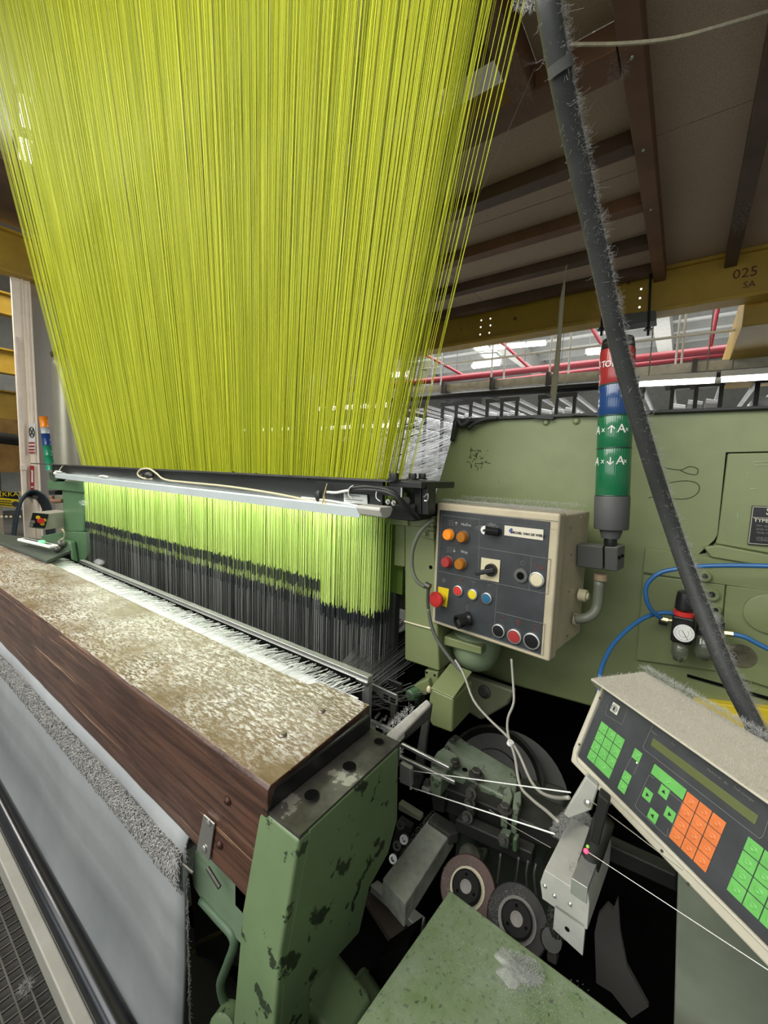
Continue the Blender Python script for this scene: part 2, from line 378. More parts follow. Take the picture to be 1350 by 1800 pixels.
o = MB().tube([at(560, 668, Y=4.6), at(720, 648, Y=4.6), at(960, 619, Y=4.6), at(1190, 592, Y=4.6), at(1420, 565, Y=4.6)], .012, 6).build('overhead_wire', YARN); tag(o, 'thin white lint-covered wire running level across the hall view', 'wire')
FRAME_ = mat('thin_grey_hanger', (.2, .2, .2), .5)
def tube_lamp(a, b, Y, label, r=.03, grp='fluorescent tubes lit in the hall'):
    a = at(*a, Y=Y); b = at(*b, Y=Y)
    t = thing('tube_lamp', label, 'lamp', (a+b)/2, grp)
    d = (b-a).normalized()
    MB().cyl(a, b, r, 10).build('tube', LAMP, t, smooth=True)
    MB().prism([a+V((0, -.05, r)), a+V((0, .07, r)), a+V((0, .07, r+.05)), a+V((0, -.05, r+.05))], b-a).build('batten', WHITE, t)
    for f in (.12, .88):
        q = a+(b-a)*f; MB().cyl((q.x, q.y, q.z+r), (q.x, q.y, 7.0), .006, 6).build('hanger', FRAME_, t)
    MB().cyl(a-d*.04, a, r*1.2, 8).cyl(b, b+d*.04, r*1.2, 8).build('lamp_holder', WHITE, t)
tube_lamp((470, 628), (682, 605), 4.5, 'lit tube lamp seen as a dashed streak through the green cords, upper')
tube_lamp((562, 719), (684, 712), 4.9, 'lit tube lamp seen through the cords at their right edge, middle')
tube_lamp((565, 753), (702, 747), 5.5, 'lit tube lamp seen low through the cords near the rack')
tube_lamp((420, 757), (512, 754), 5.8, 'lit tube lamp seen low through the middle of the cords')
tube_lamp((1124, 676), (1258, 669), 4.9, 'bright tube lamp right of the black hose along the pale tray', .022)
tube_lamp((1266, 668), (1440, 658), 4.9, 'bright tube lamp at the right edge of the picture on the pale tray', .022)
tube_lamp((1290, 590), (1420, 575), 6.5, 'lit tube lamp high at the right edge under the hall ceiling', .03)
tube_lamp((832, 644), (880, 638), 12, 'small lit tube lamp below the second roof light', .07)
tube_lamp((1033, 619), (1056, 617), 11, 'small lit tube lamp left of the red beacon', .07)
tube_lamp((686, 660), (718, 658), 10, 'small lit tube lamp right of the green cords', .06)
tube_lamp((865, 612), (960, 604), 12.5, 'distant tube lamp on the hall ceiling behind the drilled girder', .05)
# yarn creels: dark frames full of white bobbins
BOB = mat('white_yarn_package', (.70, .71, .72), .85, var=.2, vs=3)
FRAME = mat('black_creel_frame', (.02, .022, .024), .4, .3)
FR2 = mat('pale_creel_rail', (.5, .5, .5), .4, .5)
def creel(x0, x1, y0, zt, i):
    t = thing('yarn_creel', ['black framed creel of white bobbins beside the right edge of the cords', 'second yarn creel from the green cords', 'third yarn creel from the green cords', 'yarn creel frame behind the hanging tape', 'creel frame left of the signal tower', 'creel frame right of the black hose above the cabinet', 'creel frame at the right edge above the cabinet'][i], 'yarn creel', ((x0+x1)/2, y0, 0), 'yarn creels behind the green cabinet')
    D = 4.0; r = .025
    for y in (y0, y0+D):
        for x in (x0, (x0+x1)/2, x1):
            MB().box(x-r*.8, x+r*.8, y-r*.8, y+r*.8, 0, zt).build('post', FRAME, t)
        MB().box(x0-r, x1+r, y-r, y+r, zt-.03, zt+.03).build('top_bar', FRAME, t)
    for x in (x0, (x0+x1)/2, x1): MB().box(x-.018, x+.018, y0, y0+D, zt-.02, zt+.02).build('top_rail', FR2, t)
    bm = MB(); g = np.random.default_rng(i); pm = MB()
    for x in (x0+.06, (x0+x1)/2, x1-.06):
        for k in range(11):
            z = .25+k*.215
            if z > zt-.15: continue
            pm.box(x-.008, x+.008, y0, y0+D, z-.1, z-.09)
            for j in range(20):
                y = y0+.1+j*.195
                if g.random() < .12: continue
                bm.cyl((x-.07, y, z), (x+.07, y, z-.015), .062, 7, .045)
    stuff(bm.build('bobbins', BOB, t)); stuff(pm.build('pins', FR2, t))
xs = [(-4.05, -3.57), (-3.25, -2.76), (-2.49, -2.04), (-1.72, -1.27), (-.95, -.5), (-.2, .25), (.55, 1.0)]
for i, (a, b) in enumerate(xs): creel(a, b, 6.0, 2.60, i)
# white yarn sheets that run from the creels to the loom
g = np.random.default_rng(3); segs = []
for i in range(900):
    a = g.random(); z = g.random()
    segs.append(([(-3.6+2.65*a, 1.75, .95+.35*z), (-4.6+3.4*a, 5.9, .7+1.7*z)], .0022, g.random()))
o = strands(segs, 'yarn_sheet', WARP, None); tag(o, 'white yarns fanning from the creels into the back of the loom', 'yarn', kind='stuff')
o = MB().prism([(-3.6, 1.72, .80), (-.72, 1.72, .80), (-.72, 1.72, 1.20), (-3.6, 1.72, 1.20)], (0, .01, 0)).build('yarn_guide_plate', mat('pale_grey_sheet_metal', (.52, .53, .56), .5, var=.1)); tag(o, 'pale grey plate behind the harness beside the green post', 'plate')
t = thing('back_rail', 'stack of three grey rails behind the right end of the harness', 'rail', (-2.2, 1.5, .9))
for z0, z1 in ((1.17, 1.20), (1.10, 1.135), (.93, 1.07)): MB().box(-3.5, -.78, 1.50, 1.53, z0, z1).build('rail', ALU, t, .002)
# ================================================================== OVERHEAD PLATFORM
dk = thing('creel_platform', 'brown slatted overhead platform with chipboard deck', 'platform', (-1.2, 2.6, 2.98))
def plank(x0, x1, y0, y1): MB().box(x0, x1, y0, y1, 3.10, 3.13).build('board', BOARD, dk)
ys = [1.80, 2.6, 3.25, 3.95]
for k in range(3):
    for x0, x1 in ((-4.6, -3.1), (-3.095, -1.65), (-1.645, -.30)): plank(x0, x1, ys[k], ys[k+1]-.005)
plank(-.298, .135, 1.0, 2.4); plank(-.298, .135, 2.405, 3.95); plank(.14, 1.6, .6, 2.2); plank(.14, 1.6, 2.205, 3.95)
plank(-.60, -.30, .75, 1.74); plank(-4.5, -.68, 1.33, 1.615); plank(-.298, .135, -.4, .995)
for i, y in enumerate((2.29, 2.80, 3.28, 3.72)): MB().box(-4.6, -.32, y, y+.085, 3.03, 3.10).build('slat', RUST if i == 1 else BROWN, dk, .004)
MB().box(-4.6, -.32, 1.74, 1.87, 3.0, 3.099).build('slat', RUST, dk, .004)
MB().box(-4.6, -.68, 1.56, 1.60, 3.06, 3.099).build('slat', BROWN, dk, .003)
MB().box(-.315, -.24, -.4, 3.85, 3.0, 3.099).build('joist', RUST, dk, .004)
MB().box(.10, .17, 1.4, 3.85, 3.0, 3.099).build('joist', BROWN, dk, .004)
MB().box(-.68, -.60, .75, 1.738, 2.98, 3.10).build('joist', RUST, dk, .004)
for x, y in ((-.318, 2.31), (-.318, 2.82), (-.318, 1.80)): MB().sphere((x+.04, y, 3.0), .008, 8, 5).build('bolt_head', ZINC, dk)
lint_hair([(-.318, 1.78, 3.0), (-.33, 1.84, 2.99)], 160, .03, .05, 'lint', dk, 5)
lint_hair([(-.64, 1.3, 2.98), (-.62, 1.5, 2.98), (-.63, 1.735, 2.98)], 260, .025, .05, 'lint', dk, 6)
lint_hair([(.13, 3.0, 3.0), (.13, 3.25, 2.99)], 220, .03, .05, 'lint', dk, 6)
gd = thing('yellow_girder', 'long yellow steel girder carrying the platform, drilled with six small holes', 'girder', (-1.3, 3.86, 2.76))
MB().box(-5.2, 1.4, 3.85, 3.87, 2.79, 3.07).build('web', YGIRD, gd)
MB().box(-5.2, 1.4, 3.80, 3.96, 2.765, 2.79).build('bottom_flange', YGIRD, gd, .003); MB().box(-5.2, 1.4, 3.82, 3.92, 3.07, 3.098).build('top_flange', YGIRD, gd, .003)
HOLE = emit('glowing_hole_disc', (1, 1, .95), 1.5)  # glowing discs on the web stand in for light behind it
for x, y in ((846, 563), (862, 560), (845, 575), (862, 572), (844, 588), (860, 585), (1127, 508), (1125, 524), (1124, 540)):
    p = at(x, y, Y=3.849); MB().cyl(p, p+V((0, .003, 0)), .008, 10).build('drilled_hole', HOLE, gd)
for x, y in ((757, 577), (905, 560), (985, 545), (1105, 497)):
    p = at(x, y, Y=3.846); MB().hexbolt(p, (0, -1, 0), .01, .008).build('bolt', RUST, gd)
p = at(1310, 480, Y=3.846); text('025', p, (1, 0, 0), (0, 0, 1), .09, simple('dull_red_stencil', (.12, .04, .015)), gd, 'stencil_number')
p = at(1318, 492, Y=3.846); text('SA', p+V((0, 0, -.03)), (1, 0, 0), (0, 0, 1), .06, simple('dull_red_stencil', (.12, .04, .015)), gd, 'stencil_number')
# right-hand cross girder whose end just shows
o = MB().box(.24, .75, 3.98, 6.5, 2.62, 2.95).build('cross_girder', YGIRD, None, .01); tag(o, 'end of a yellow cross girder at the right edge of the picture', 'girder')
cl = thing('girder_clamp', 'grey clamp plate with threaded rods under the girder above the signal tower', 'clamp', at(1120, 570, Y=3.8))
slab([(1066, 556), (1152, 545), (1153, 563), (1070, 576)], (0, .14, 0), Y=3.76).build('plate', GREY, cl, .004)
for x in (1057, 1139): MB().cyl(at(x, 590, Y=3.75), at(x+5, 478, Y=3.75), .009, 8).build('threaded_rod', BLACK, cl)
for x in (1057, 1139): MB().hexbolt(at(x, 580, Y=3.75), (0, 0, 1), .02, .015).build('nut', BLACK, cl)
# hanging masking tape strip
a = [at(997, 448, Y=3.29), at(994, 480, Y=3.29), at(988, 530, Y=3.29), at(984, 590, Y=3.29), at(979, 640, Y=3.29), at(973, 690, Y=3.29), at(975, 712, Y=3.29)]
a[0].z = 3.032
ww = [.018, .014, .034, .030, .045, .05, .012]
m = MB(); vs = []
for p, q in zip(a, ww): vs += [p+V((-q/2, .012*math.sin(p.z*9), 0)), p+V((q/2, -.012, 0)), p+V((q/2, -.009, 0)), p+V((-q/2, .003+.012*math.sin(p.z*9), 0))]
fs = []
for k in range(len(a)-1):
    for j in range(4): fs.append((k*4+j, k*4+(j+1) % 4, k*4+4+(j+1) % 4, k*4+4+j))
m.add(vs, fs); o = m.build('hanging_strip', mat('cream_paper_tape', (.50, .47, .36), .8, var=.1), None, smooth=True); tag(o, 'twisted cream strip of tape hanging from a platform slat', 'tape')
o = MB().tube([at(1003, 78, Z=2.9), at(1090, 77, Z=2.86), at(1180, 68, Z=2.84), at(1270, 45, Z=2.86), at(1400, 5, Z=2.95)], .0055, 6).build('overhead_rope', mat('dusty_cream_rope', (.42, .38, .28), .9, var=.2, vs=60)); tag(o, 'sagging cream cord crossing the top right corner', 'rope')
for a, b, l in (((940, 120), (787, 458), 'thin loose thread slanting across the slats'),):
    o = MB().tube([at(*a, Y=1.6), at((a[0]+b[0])/2+3, (a[1]+b[1])/2, Y=1.55), at(*b, Y=1.5)], .0009, 4).build('loose_thread', CABLE); tag(o, l, 'thread')
# ================================================================== LEFT BACKGROUND
COLM = mat('cream_column_paint', (.80, .71, .60), .7, var=.06); COLS = mat('shaded_wall_grey', (.24, .23, .21), .8, var=.1, vs=.8)
CY0, CY1 = at(33, 740, X=-8).y, at(66, 740, X=-8).y; PY = at(38, 760, X=-7.93).y
cm = thing('concrete_column', 'cream painted column with signs at the left, holding the far yellow girder', 'column', (-8.15, 1.96, 0))
MB().box(-8.06, -8.0, CY0, CY1, 0, 4.1).build('shaft', COLM, cm, .006)
MB().box(-7.999, -7.975, CY0+.11, CY0+.125, 0, 4.1).build('raised_strip', COLM, cm); MB().box(-7.999, -7.98, CY1-.03, CY1-.015, 0, 4.1).build('raised_strip', COLM, cm)
o = MB().box(-8.35, -8.25, CY1+.01, 3.4, 0, 4.3).build('grey_partition', COLS); tag(o, 'tall grey partition panel to the right of the cream column', 'panel')  # wall panel with its shadow put into the grey base
o = MB().lathe((-7.93, PY, 1.05), (0, 0, 1), [(0, .026), (.30, .026), (.30, .042), (.37, .042), (.37, .027), (2.2, .027)], 14).build('drain_pipe', mat('pinkish_white_pipe', (.60, .52, .45), .5), None, smooth=False); tag(o, 'pinkish white pipe running down the cream column', 'pipe')
sg = thing('warning_sign', 'white prohibition sign with red text lines on the cream column', 'sign', at(56, 765, X=-7.97))
def yz(px, X): return [at(x, y, X=X) for x, y in px]
MB().prism(yz([(50, 743), (62, 744), (62, 797), (50, 796)], -7.97), (.01, 0, 0)).build('sign_board', WHITE, sg)
c = at(56, 760, X=-7.955); m = MB()
for k in range(20):
    a1, a2 = 2*math.pi*k/20, 2*math.pi*(k+1)/20
    m.cyl(c+V((0, .03*math.cos(a1), .075*math.sin(a1))), c+V((0, .03*math.cos(a2), .075*math.sin(a2))), .006, 5)
m.cyl(c+V((0, -.02, .05)), c+V((0, .02, -.05)), .006, 5).cyl(c+V((0, .018, .05)), c+V((0, -.018, -.05)), .006, 5); m.build('prohibition_symbol', INKB, sg)
for y in (777, 783, 789, 794): MB().prism(yz([(50.5, y), (61, y), (61, y+3), (50.5, y+3)], -7.958), (.004, 0, 0)).build('red_text_line', DRED, sg)
sg = thing('extinguisher_sign', 'narrow red sign with a white extinguisher mark below the prohibition sign', 'sign', at(56, 860, X=-7.97))
MB().prism(yz([(52, 818), (60, 819), (60, 864), (53, 863)], -7.97), (.01, 0, 0)).build('sign_board', DRED, sg)
MB().prism(yz([(55, 829), (58, 829), (58, 848), (55, 848)], -7.959), (.004, 0, 0)).build('white_mark', WHITE, sg); MB().prism(yz([(54, 855), (59, 855), (59, 857), (54, 857)], -7.959), (.004, 0, 0)).build('white_mark', WHITE, sg)
MB().prism(yz([(54, 827), (57, 826), (58, 829), (55, 830)], -7.959), (.004, 0, 0)).build('white_mark', WHITE, sg)
def ygird(x, y0, y1, z0, z1, label):
    t = thing('far_girder', label, 'girder', (x, (y0+y1)/2, z0), 'yellow girders of the neighbouring platform')
    MB().box(x-.02, x, y0, y1, z0, z1).build('web', YGIRD, t); MB().box(x-.1, x+.1, y0, y1, z0-.03, z0).build('bottom_flange', YGIRD, t); MB().box(x-.1, x+.1, y0, y1, z1, z1+.03).build('top_flange', YGIRD, t)
ygird(-7.95, -.5, 6.5, 4.13, 4.65, 'yellow brown girder resting on the cream column at the left')
o = MB().box(-7.9, -6.3, -.5, 6, 4.75, 4.83).build('far_platform', BROWN); tag(o, 'dark brown neighbouring platform above the girder at the left edge', 'platform')
zq = lambda y, X: at(15, y, X=X).z
ygird(-10.5, -.5, 6, zq(553, -10.5), zq(520, -10.5), 'yellow girder seen at the left edge beside the column top')
ygird(-10.5, -.5, 6, zq(655, -10.5), zq(618, -10.5), 'lower yellow girder seen at the left edge beside the column')
ygird(-13, -.5, 6, zq(735, -13), zq(690, -13), 'lowest brown girder seen far behind at the left edge')
o = MB().box(-12.6, -12.5, .5, 4, 1.2, 2.4).build('brown_curtain', mat('brown_fabric', (.24, .14, .04), .9, var=.3, vs=4)); tag(o, 'brown yarn curtain of the next loom at the left edge', 'curtain')
nl = thing('neighbour_loom', 'dark green cabinet of the next loom at the left edge', 'machine', (-9.8, 1.3, 0))
MB().box(-10.4, -9.6, .6, 1.86, zq(868, -9.6), zq(775, -9.6)).build('cabinet', GREEND, nl, .02); MB().box(-10.3, -9.62, .6, 1.86, 0, zq(868, -9.6)).build('base', mat('tan_grey_panel', (.28, .25, .19), .7), nl)
MB().cyl((-9.7, 1.5, zq(775, -9.6)+.08), (-9.7, 2.2, zq(775, -9.6)+.02), .1, 12).build('roller', BLACK, nl)
MB().prism(yz([(-8, 862), (32, 866), (32, 878), (-8, 874)], -9.55), (.01, 0, 0)).build('sign_header', BLKP, nl)
MB().prism(yz([(-8, 874), (32, 878), (32, 893), (-8, 889)], -9.55), (.01, 0, 0)).build('sign_field', YEL, nl)
text('DİKKAT', at(14, 869, X=-9.535), (0, 1, 0), (0, 0, 1), .11, YEL, nl, 'sign_lettering')
for k in range(3): MB().prism(yz([(-2, 878+k*4), (20, 880+k*4), (20, 881.5+k*4), (-2, 879.5+k*4)], -9.535), (.004, 0, 0)).build('text_line', INKB, nl)
MB().cyl(at(27, 886, X=-9.54), at(27, 886, X=-9.52), .05, 12).build('sign_symbol', INKB, nl)
for i in range(5): o = MB().cyl(at(3+i*8, 908, X=-9.5), at(3+i*8, 908, X=-9.45), .02, 8).build('indicator', CREAM, nl)
# galvanised duct
dc = thing('vertical_duct', 'tall pale ribbed duct cylinder behind the far green post', 'duct', (-6.5, 1.93, 0))
DUCT = mat('dull_galvanised_duct', (.36, .345, .28), .42, .5, var=.12, vs=2)
MB().lathe((-6.5, 1.92, 0), (0, 0, 1), [(0, .16), (.3, .155), (1.5, .145), (2.65, .125), (2.80, .115)], 28).build('barrel', DUCT, dc, smooth=True)
MB().lathe((-6.5, 1.92, 2.80), (0, 0, 1), [(0, .13), (.04, .135), (.09, .10), (.17, .055), (.3, .05)], 24).build('cap', mat('dark_bronze_cap', (.14, .11, .06), .4, .6), dc)
# hoses over the column hook
for i in range(6):
    dx = i*.03; q = [(-4.9, .99-.006*i, .45), (-4.9, 1.02, .85+.01*i), (-4.9, 1.07, 1.08+.01*i), (-4.9, 1.15, 1.17+.01*i), (-4.9, 1.235+.004*i, 1.08+.01*i), (-4.9, 1.265+.006*i, .85), (-4.9, 1.275, .50)]
    o = MB().tube([(-7.90+dx, y*1.6, 1.5+(z-1.5)*1.6) for x, y, z in q], .020, 8).build('hanging_hose', mat('blue_black_hose', (.012, .022, .030), .4), None, smooth=True)
    tag(o, 'dark blue-black hose looped over a hook by the cream column', 'hose', 'bundle of hoses looped at the left')
# far signal tower
def tower(base, r, secs, name, label, grp=None):
    t = thing(name, label, 'signal light', base); z = 0
    return t
ft = thing('signal_tower', 'small distant signal tower with orange, clear, blue and green segments', 'signal light', (-5, 1.33, 1.40))
b0 = at(88, 812, X=-5); z = b0.z-.08; cy = b0.y
for nm, col, h in (('green_segment', (.02, .26, .13), .14), ('green_segment', (.02, .22, .11), .10), ('blue_segment', (.01, .045, .20), .11), ('clear_segment', (.40, .42, .42), .06), ('orange_segment', (.75, .22, .01), .10)):
    MB().lathe((-5, cy, z), (-.04, -.07, 1), [(0, .038), (.006, .034), (h-.006, .034), (h, .038)], 16).build(nm, simple('lens_'+nm, col, .2), ft); cy -= h*.07; z += h
o = MB().cyl((-8.0, 1.86, .95), (-7.70, 1.86, .95), .03, 8).build('hose_hook', GUN); tag(o, 'dark hook on the cream column holding the looped hoses', 'hook')
# ================================================================== FAR END OF THE LOOM
fp = thing('far_loom_post', 'green post with flanged head at the far end of the loom', 'machine post', (-3.5, 1.12, .6))
slab([(108, 855), (146, 858), (146, 935), (112, 935)], (0, .14, 0), Y=1.05).build('column', GREENF, fp, .012)
slab([(82, 845), (156, 849), (156, 856), (146, 866), (109, 862), (84, 860)], (0, .18, 0), Y=1.03).build('flange', GREENF, fp, .006)
slab([(146, 858), (156, 860), (150, 872), (146, 886)], (0, .1, 0), Y=1.07).build('gusset', GREENF, fp, .004)
slab([(72, 942), (112, 934), (156, 936), (156, 975), (137, 1003), (126, 1005), (118, 968), (75, 968)], (0, .2, 0), Y=1.04).build('lower_bracket', GREENF, fp, .01)
slab([(112, 944), (135, 950), (141, 990), (127, 1003), (120, 965)], (0, -.05, 0), Y=1.04).build('boss', GREENF, fp, .02)
slab([(85, 830), (102, 829), (101, 842), (96, 846), (88, 843)], (0, .06, 0), Y=1.02).build('cap_block', GREEND, fp, .004)
slab([(85, 862), (96, 862), (96, 870), (86, 870)], (0, .05, 0), Y=1.03).build('elbow_fitting', BLACK, fp, .003)
MB().tube([at(91, 872, Y=1.04), at(92, 880, Y=1.04), at(100, 881, Y=1.04), at(108, 880, Y=1.04)], .016, 8).build('feed_pipe', RUST, fp, smooth=True)
fb = thing('far_side_table', 'dark green far bracket table behind the left end of the wooden beam', 'bracket', (-3.6, .8, .9))
MB().prism([at(-20, 935, Z=1.02), at(80, 948, Z=1.02), at(125, 967, Z=1.02), at(82, 985, Z=1.02), at(-20, 946, Z=1.02)], (0, 0, -.017)).build('table_top', mat('dark_slate_green', (.045, .060, .050), .45), fb, .006)
MB().prism([at(80, 985, Z=.97), at(124, 968, Z=.97), at(128, 1010, Z=.85), at(100, 1005, Z=.85)], (-.1, 0, -.02)).build('front_block', BLACK, fb, .005)
for i, (x, y) in enumerate(((95, 990), (104, 996), (112, 985), (108, 1002))): MB().sphere(at(x, y, Z=.93), .018, 8, 6).build('bolt_head', GUN, fb)
cb = thing('small_control_box', 'small tilted control box with a red button on the far green post', 'control box', at(75, 940, X=-3.62))
F = [at(57, 900, X=-3.62), at(86, 903, X=-3.62), at(80, 932, X=-3.62), at(50, 927, X=-3.62)]
MB().prism(F, (-.10, .16, .0)).build('housing', BEIGE2, cb, .004)
n = ((F[1]-F[0]).cross(F[3]-F[0])).normalized(); n = n if n.x > 0 else -n
def fq(u, v_): return F[0]+(F[1]-F[0])*u+(F[3]-F[0])*v_+n*.001
MB().prism([fq(.02, .03), fq(.98, .03), fq(.98, .97), fq(.02, .97)], n*.004).build('face_plate', BLKP, cb)
MB().lathe(fq(.55, .5), n, [(0, .012), (.02, .012), (.022, .02), (.034, .019)], 14).build('emergency_button', RED, cb)
for u, v_, mm in ((.38, .3, YEL), (.8, .45, YEL), (.15, .62, ZINC), (.1, .85, ZINC), (.75, .7, YEL)): MB().lathe(fq(u, v_), n, [(0, .012), (.01, .012)], 12).build('button', mm, cb)
ru = thing('lit_slot_gauge', 'pale slotted gauge with a green light lying on the far table', 'gauge', at(65, 955, Z=1.03))
a, b = at(38, 948, Z=1.05), at(95, 961, Z=1.05)
d = (b-a).normalized(); q = d.cross(V((0, 0, 1))).normalized()
MB().obox((a+b)/2, d, q, (0, 0, 1), (b-a).length/2, .022, .008).build('body', WHITE, ru, .006)
MB().obox((a+b)/2+V((0, 0, .0085)), d, q, (0, 0, 1), (b-a).length*.40, .008, .001).build('slot', BLKP, ru)
GL = emit('green_indicator_light', (.05, .9, .1), 6)
MB().sphere((a+b)/2+d*.05+V((0, 0, .012)), .016, 10, 6, (1, 1, .5)).build('green_light', GL, ru)
MB().tube([b, at(105, 950, Z=1.05), at(113, 945, Z=1.08), at(113, 936, Z=1.12), at(109, 930, Z=1.14)], .004, 6).build('lead', CREAM, ru, smooth=True)
o = thing('knurled_knob', 'small grey knurled knob at the end of the slotted gauge', 'knob', at(108, 957, Z=1.0)); MB().sphere(at(108, 957, Z=1.05), .026, 10, 8).build('knob_head', GUN, o); MB().sphere(at(101, 966, Z=1.04), .018, 8, 6).build('knob_foot', GUN, o)
#PART3
# ================================================================== JACQUARD HARNESS
hz = thing('jacquard_harness', 'huge fan of lime green harness cords with black-sleeved heddles below', 'loom harness', (-1.9, 1.06, .84))
ZR = 1.45; XL, XR = -3.08, -.75
rows = 9; per = 330; segs = []; low = []; slv = []; wir = []
for k in range(rows):
    yb = .985+k*.018
    for i in range(per):
        s = (i+.5*(k % 2)+rng.normal()*.22)/per; x = XL+(XR-XL)*s; yb_ = yb+rng.normal()*.002
        H = 3.9; xt = (XL-.49*H)+((XR+.19*H)-(XL-.49*H))*min(1, max(0, s+rng.normal()*.0025)); yt = 1.02+(k-4)*.035+rng.normal()*.01
        g_ = min(1, max(0, rng.normal(.5, .25))); r = .00105 if k < 4 else .0013
        segs.append(([(x, yb_, ZR), (xt, yt, ZR+H)], r, g_))
        if x < XL+.02 or k > 6: continue
        zg = 1.045 if (k % 3 or x > -.97) else 1.122; zg += rng.normal()*.004
        low.append(([(x, yb_, ZR), (x+rng.normal()*.002, yb_, zg)], .0015, g_*.7+.3*rng.random()))
        slv.append(([(x, yb_, zg+.004), (x, yb_, zg-.034-.008*rng.random())], .0021, rng.random()))
        wir.append(([(x, yb_, zg-.03), (x+rng.normal()*.002, yb_, .815)], .0008, rng.random()**3))
strands(segs, 'upper_cords', CORD, hz, 3); strands(low, 'lower_cords', CORD2, hz); strands(slv, 'black_sleeves', SLEEVE, hz, 4); strands(wir, 'heddle_wires', WIRE, hz)
# single loose cords along the right edge
for i in range(14):
    x = XR+.004+i*.0035; segs = [([(x, 1.0+rng.random()*.12, ZR+.03), (x+.19*3.9+.03*i*rng.random()*.5+.012*i, .93+rng.random()*.2, ZR+3.9)], .0011, rng.random())]
    o = strands(segs, 'loose_cord', CORD, hz); del o['kind']
# heddle backdrop: the dense rear heddle rows
DKH = mat('dense_dark_heddles', (.075, .078, .075), .6, .2, var=.6, vs=3, stretch=(60, 1, .5))
MB().box(XL-.05, XR-.03, 1.16, 1.19, .72, 1.08).build('rear_heddle_pack', DKH, hz)
MB().box(XL-.1, -1.05, 1.32, 1.36, 1.50, 1.62).build('dark_backing_bar', BLACK, hz)  # dark bar added behind the cords to darken their lower band
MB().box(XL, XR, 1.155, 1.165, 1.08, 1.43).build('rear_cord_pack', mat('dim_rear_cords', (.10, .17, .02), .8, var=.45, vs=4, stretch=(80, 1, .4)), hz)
for x, y in ((170, 987), (143, 883)): lint_hair([at(x, y, Y=.95), at(x+9, y+2, Y=.95)], 900 if x > 150 else 150, .012, .02, 'lint', hz, int(x), m=YARN)
# ================================================================== COMBERBOARD RAIL
cr = thing('comberboard_rail', 'black steel rail with flanged top across the loom under the green cords', 'rail', (-2.2, 1.05, 1.39))
MB().box(-3.55, -.70, .955, .97, 1.395, 1.475).build('front_plate', BLACK, cr, .002)
MB().box(-3.95, -.66, .935, .968, 1.470, 1.477).build('top_flange', GUN, cr, .001)
MB().box(-3.55, -.66, 1.175, 1.20, 1.39, 1.475).build('rear_plate', BLACK, cr, .002)
MB().box(-.70, -.58, .972, 1.173, 1.455, 1.475).build('end_plate', BLACK, cr, .003)
MB().box(-.75, -.61, .99, 1.15, 1.36, 1.41).build('end_block', BLACK, cr, .006)
for x, y in ((597, 843), (662, 847), (540, 842), (491, 839), (450, 835), (410, 832)): MB().hexbolt(at(x, y, Y=.95)*1, (0, 0, 1), .006, .006).build('small_bolt', BLACK, cr)
for x, y in ((692, 843), (725, 841), (742, 840)):
    p = at(x, y+3, Z=1.477); MB().hexbolt(p, (0, 0, 1), .012, .016).build('hex_bolt', BLACK, cr)
slab([(556, 846), (707, 857), (707, 873), (556, 862)], (0, .012, 0), Y=.94).build('outer_strip', BLACK, cr, .001)
MB().box(at(706, 865, Y=.94).x, at(707.5, 865, Y=.94).x, .936, .94, at(706, 874, Y=.94).z, at(706, 857, Y=.94).z).build('bright_edge', STEEL, cr)
pl = slab([(604, 867), (645, 870), (646, 887), (605, 883)], (0, .002, 0), Y=.948).build('rating_plate', simple('dull_white_plate', (.42, .43, .42)), cr)
for k in range(4):
    a = at(607, 870+k*3.6, Y=.946); b = at(607+[26, 14, 30, 12][k], 870.3+k*3.6+[1.9, 1, 2.1, .9][k], Y=.946); MB().cyl(a, b, .0007, 4).build('text_line', INKB, cr)
for x in (735, 748):
    slab([(x-7, 852), (x+5, 852), (x+5, 905), (x-7, 905)], (0, .04, 0), Y=1.0).build('end_post', BLACK, cr, .003)
MB().lathe(at(716, 880, Y=1.0), (0, -1, 0), [(0, .012), (.004, .012), (.004, .006)], 12).build('socket_screw', GUN, cr)
for x, y in ((682, 882), (692, 884)): MB().hexbolt(at(x, y, Y=.94), (0, -1, 0), .005, .006).build('small_bolt', ZINC, cr)
MB().tube([at(745, 874, Y=.99), at(752, 868, Y=.99), at(751, 880, Y=.99), at(746, 880, Y=.99)], .002, 6).build('wire_clip', STEEL, cr)
o = MB().tube([at(616, 861, Y=.935), at(660, 862, Y=.93), at(690, 870, Y=.93), at(715, 895, Y=.96), at(732, 912, Y=1.0)], .006, 8).tube([at(616, 858, Y=.932), at(650, 856, Y=.93), at(688, 864, Y=.93), at(712, 885, Y=.96), at(738, 912, Y=1.0)], .005, 8).build('black_cable', RUB, None, smooth=True); tag(o, 'pair of black cables tied along the right end of the comberboard rail', 'cable')
o = MB().tube([at(575, 865, Y=.93), at(590, 866, Y=.93), at(602, 864, Y=.93), at(614, 862, Y=.93)], .0045, 8).build('white_sleeve', WHITE, None, smooth=True); tag(o, 'short white cable sleeve at the right end of the black rail', 'cable')
for i, (x, y) in enumerate(((618, 866), (667, 870))):
    c = at(x, y, Y=.93); m = MB(); m.tube([c+V((.006, 0, .022)), c+V((-.006, -.004, .012)), c+V((-.008, -.004, -.008)), c+V((.004, 0, -.018))], .0016, 6)
    o = m.build('cable_tie', WHITE); tag(o, ['white cable tie around the black cables, next to the white rating plate', 'white cable tie around the black cables, nearer to the bolts'][i], 'cable tie')
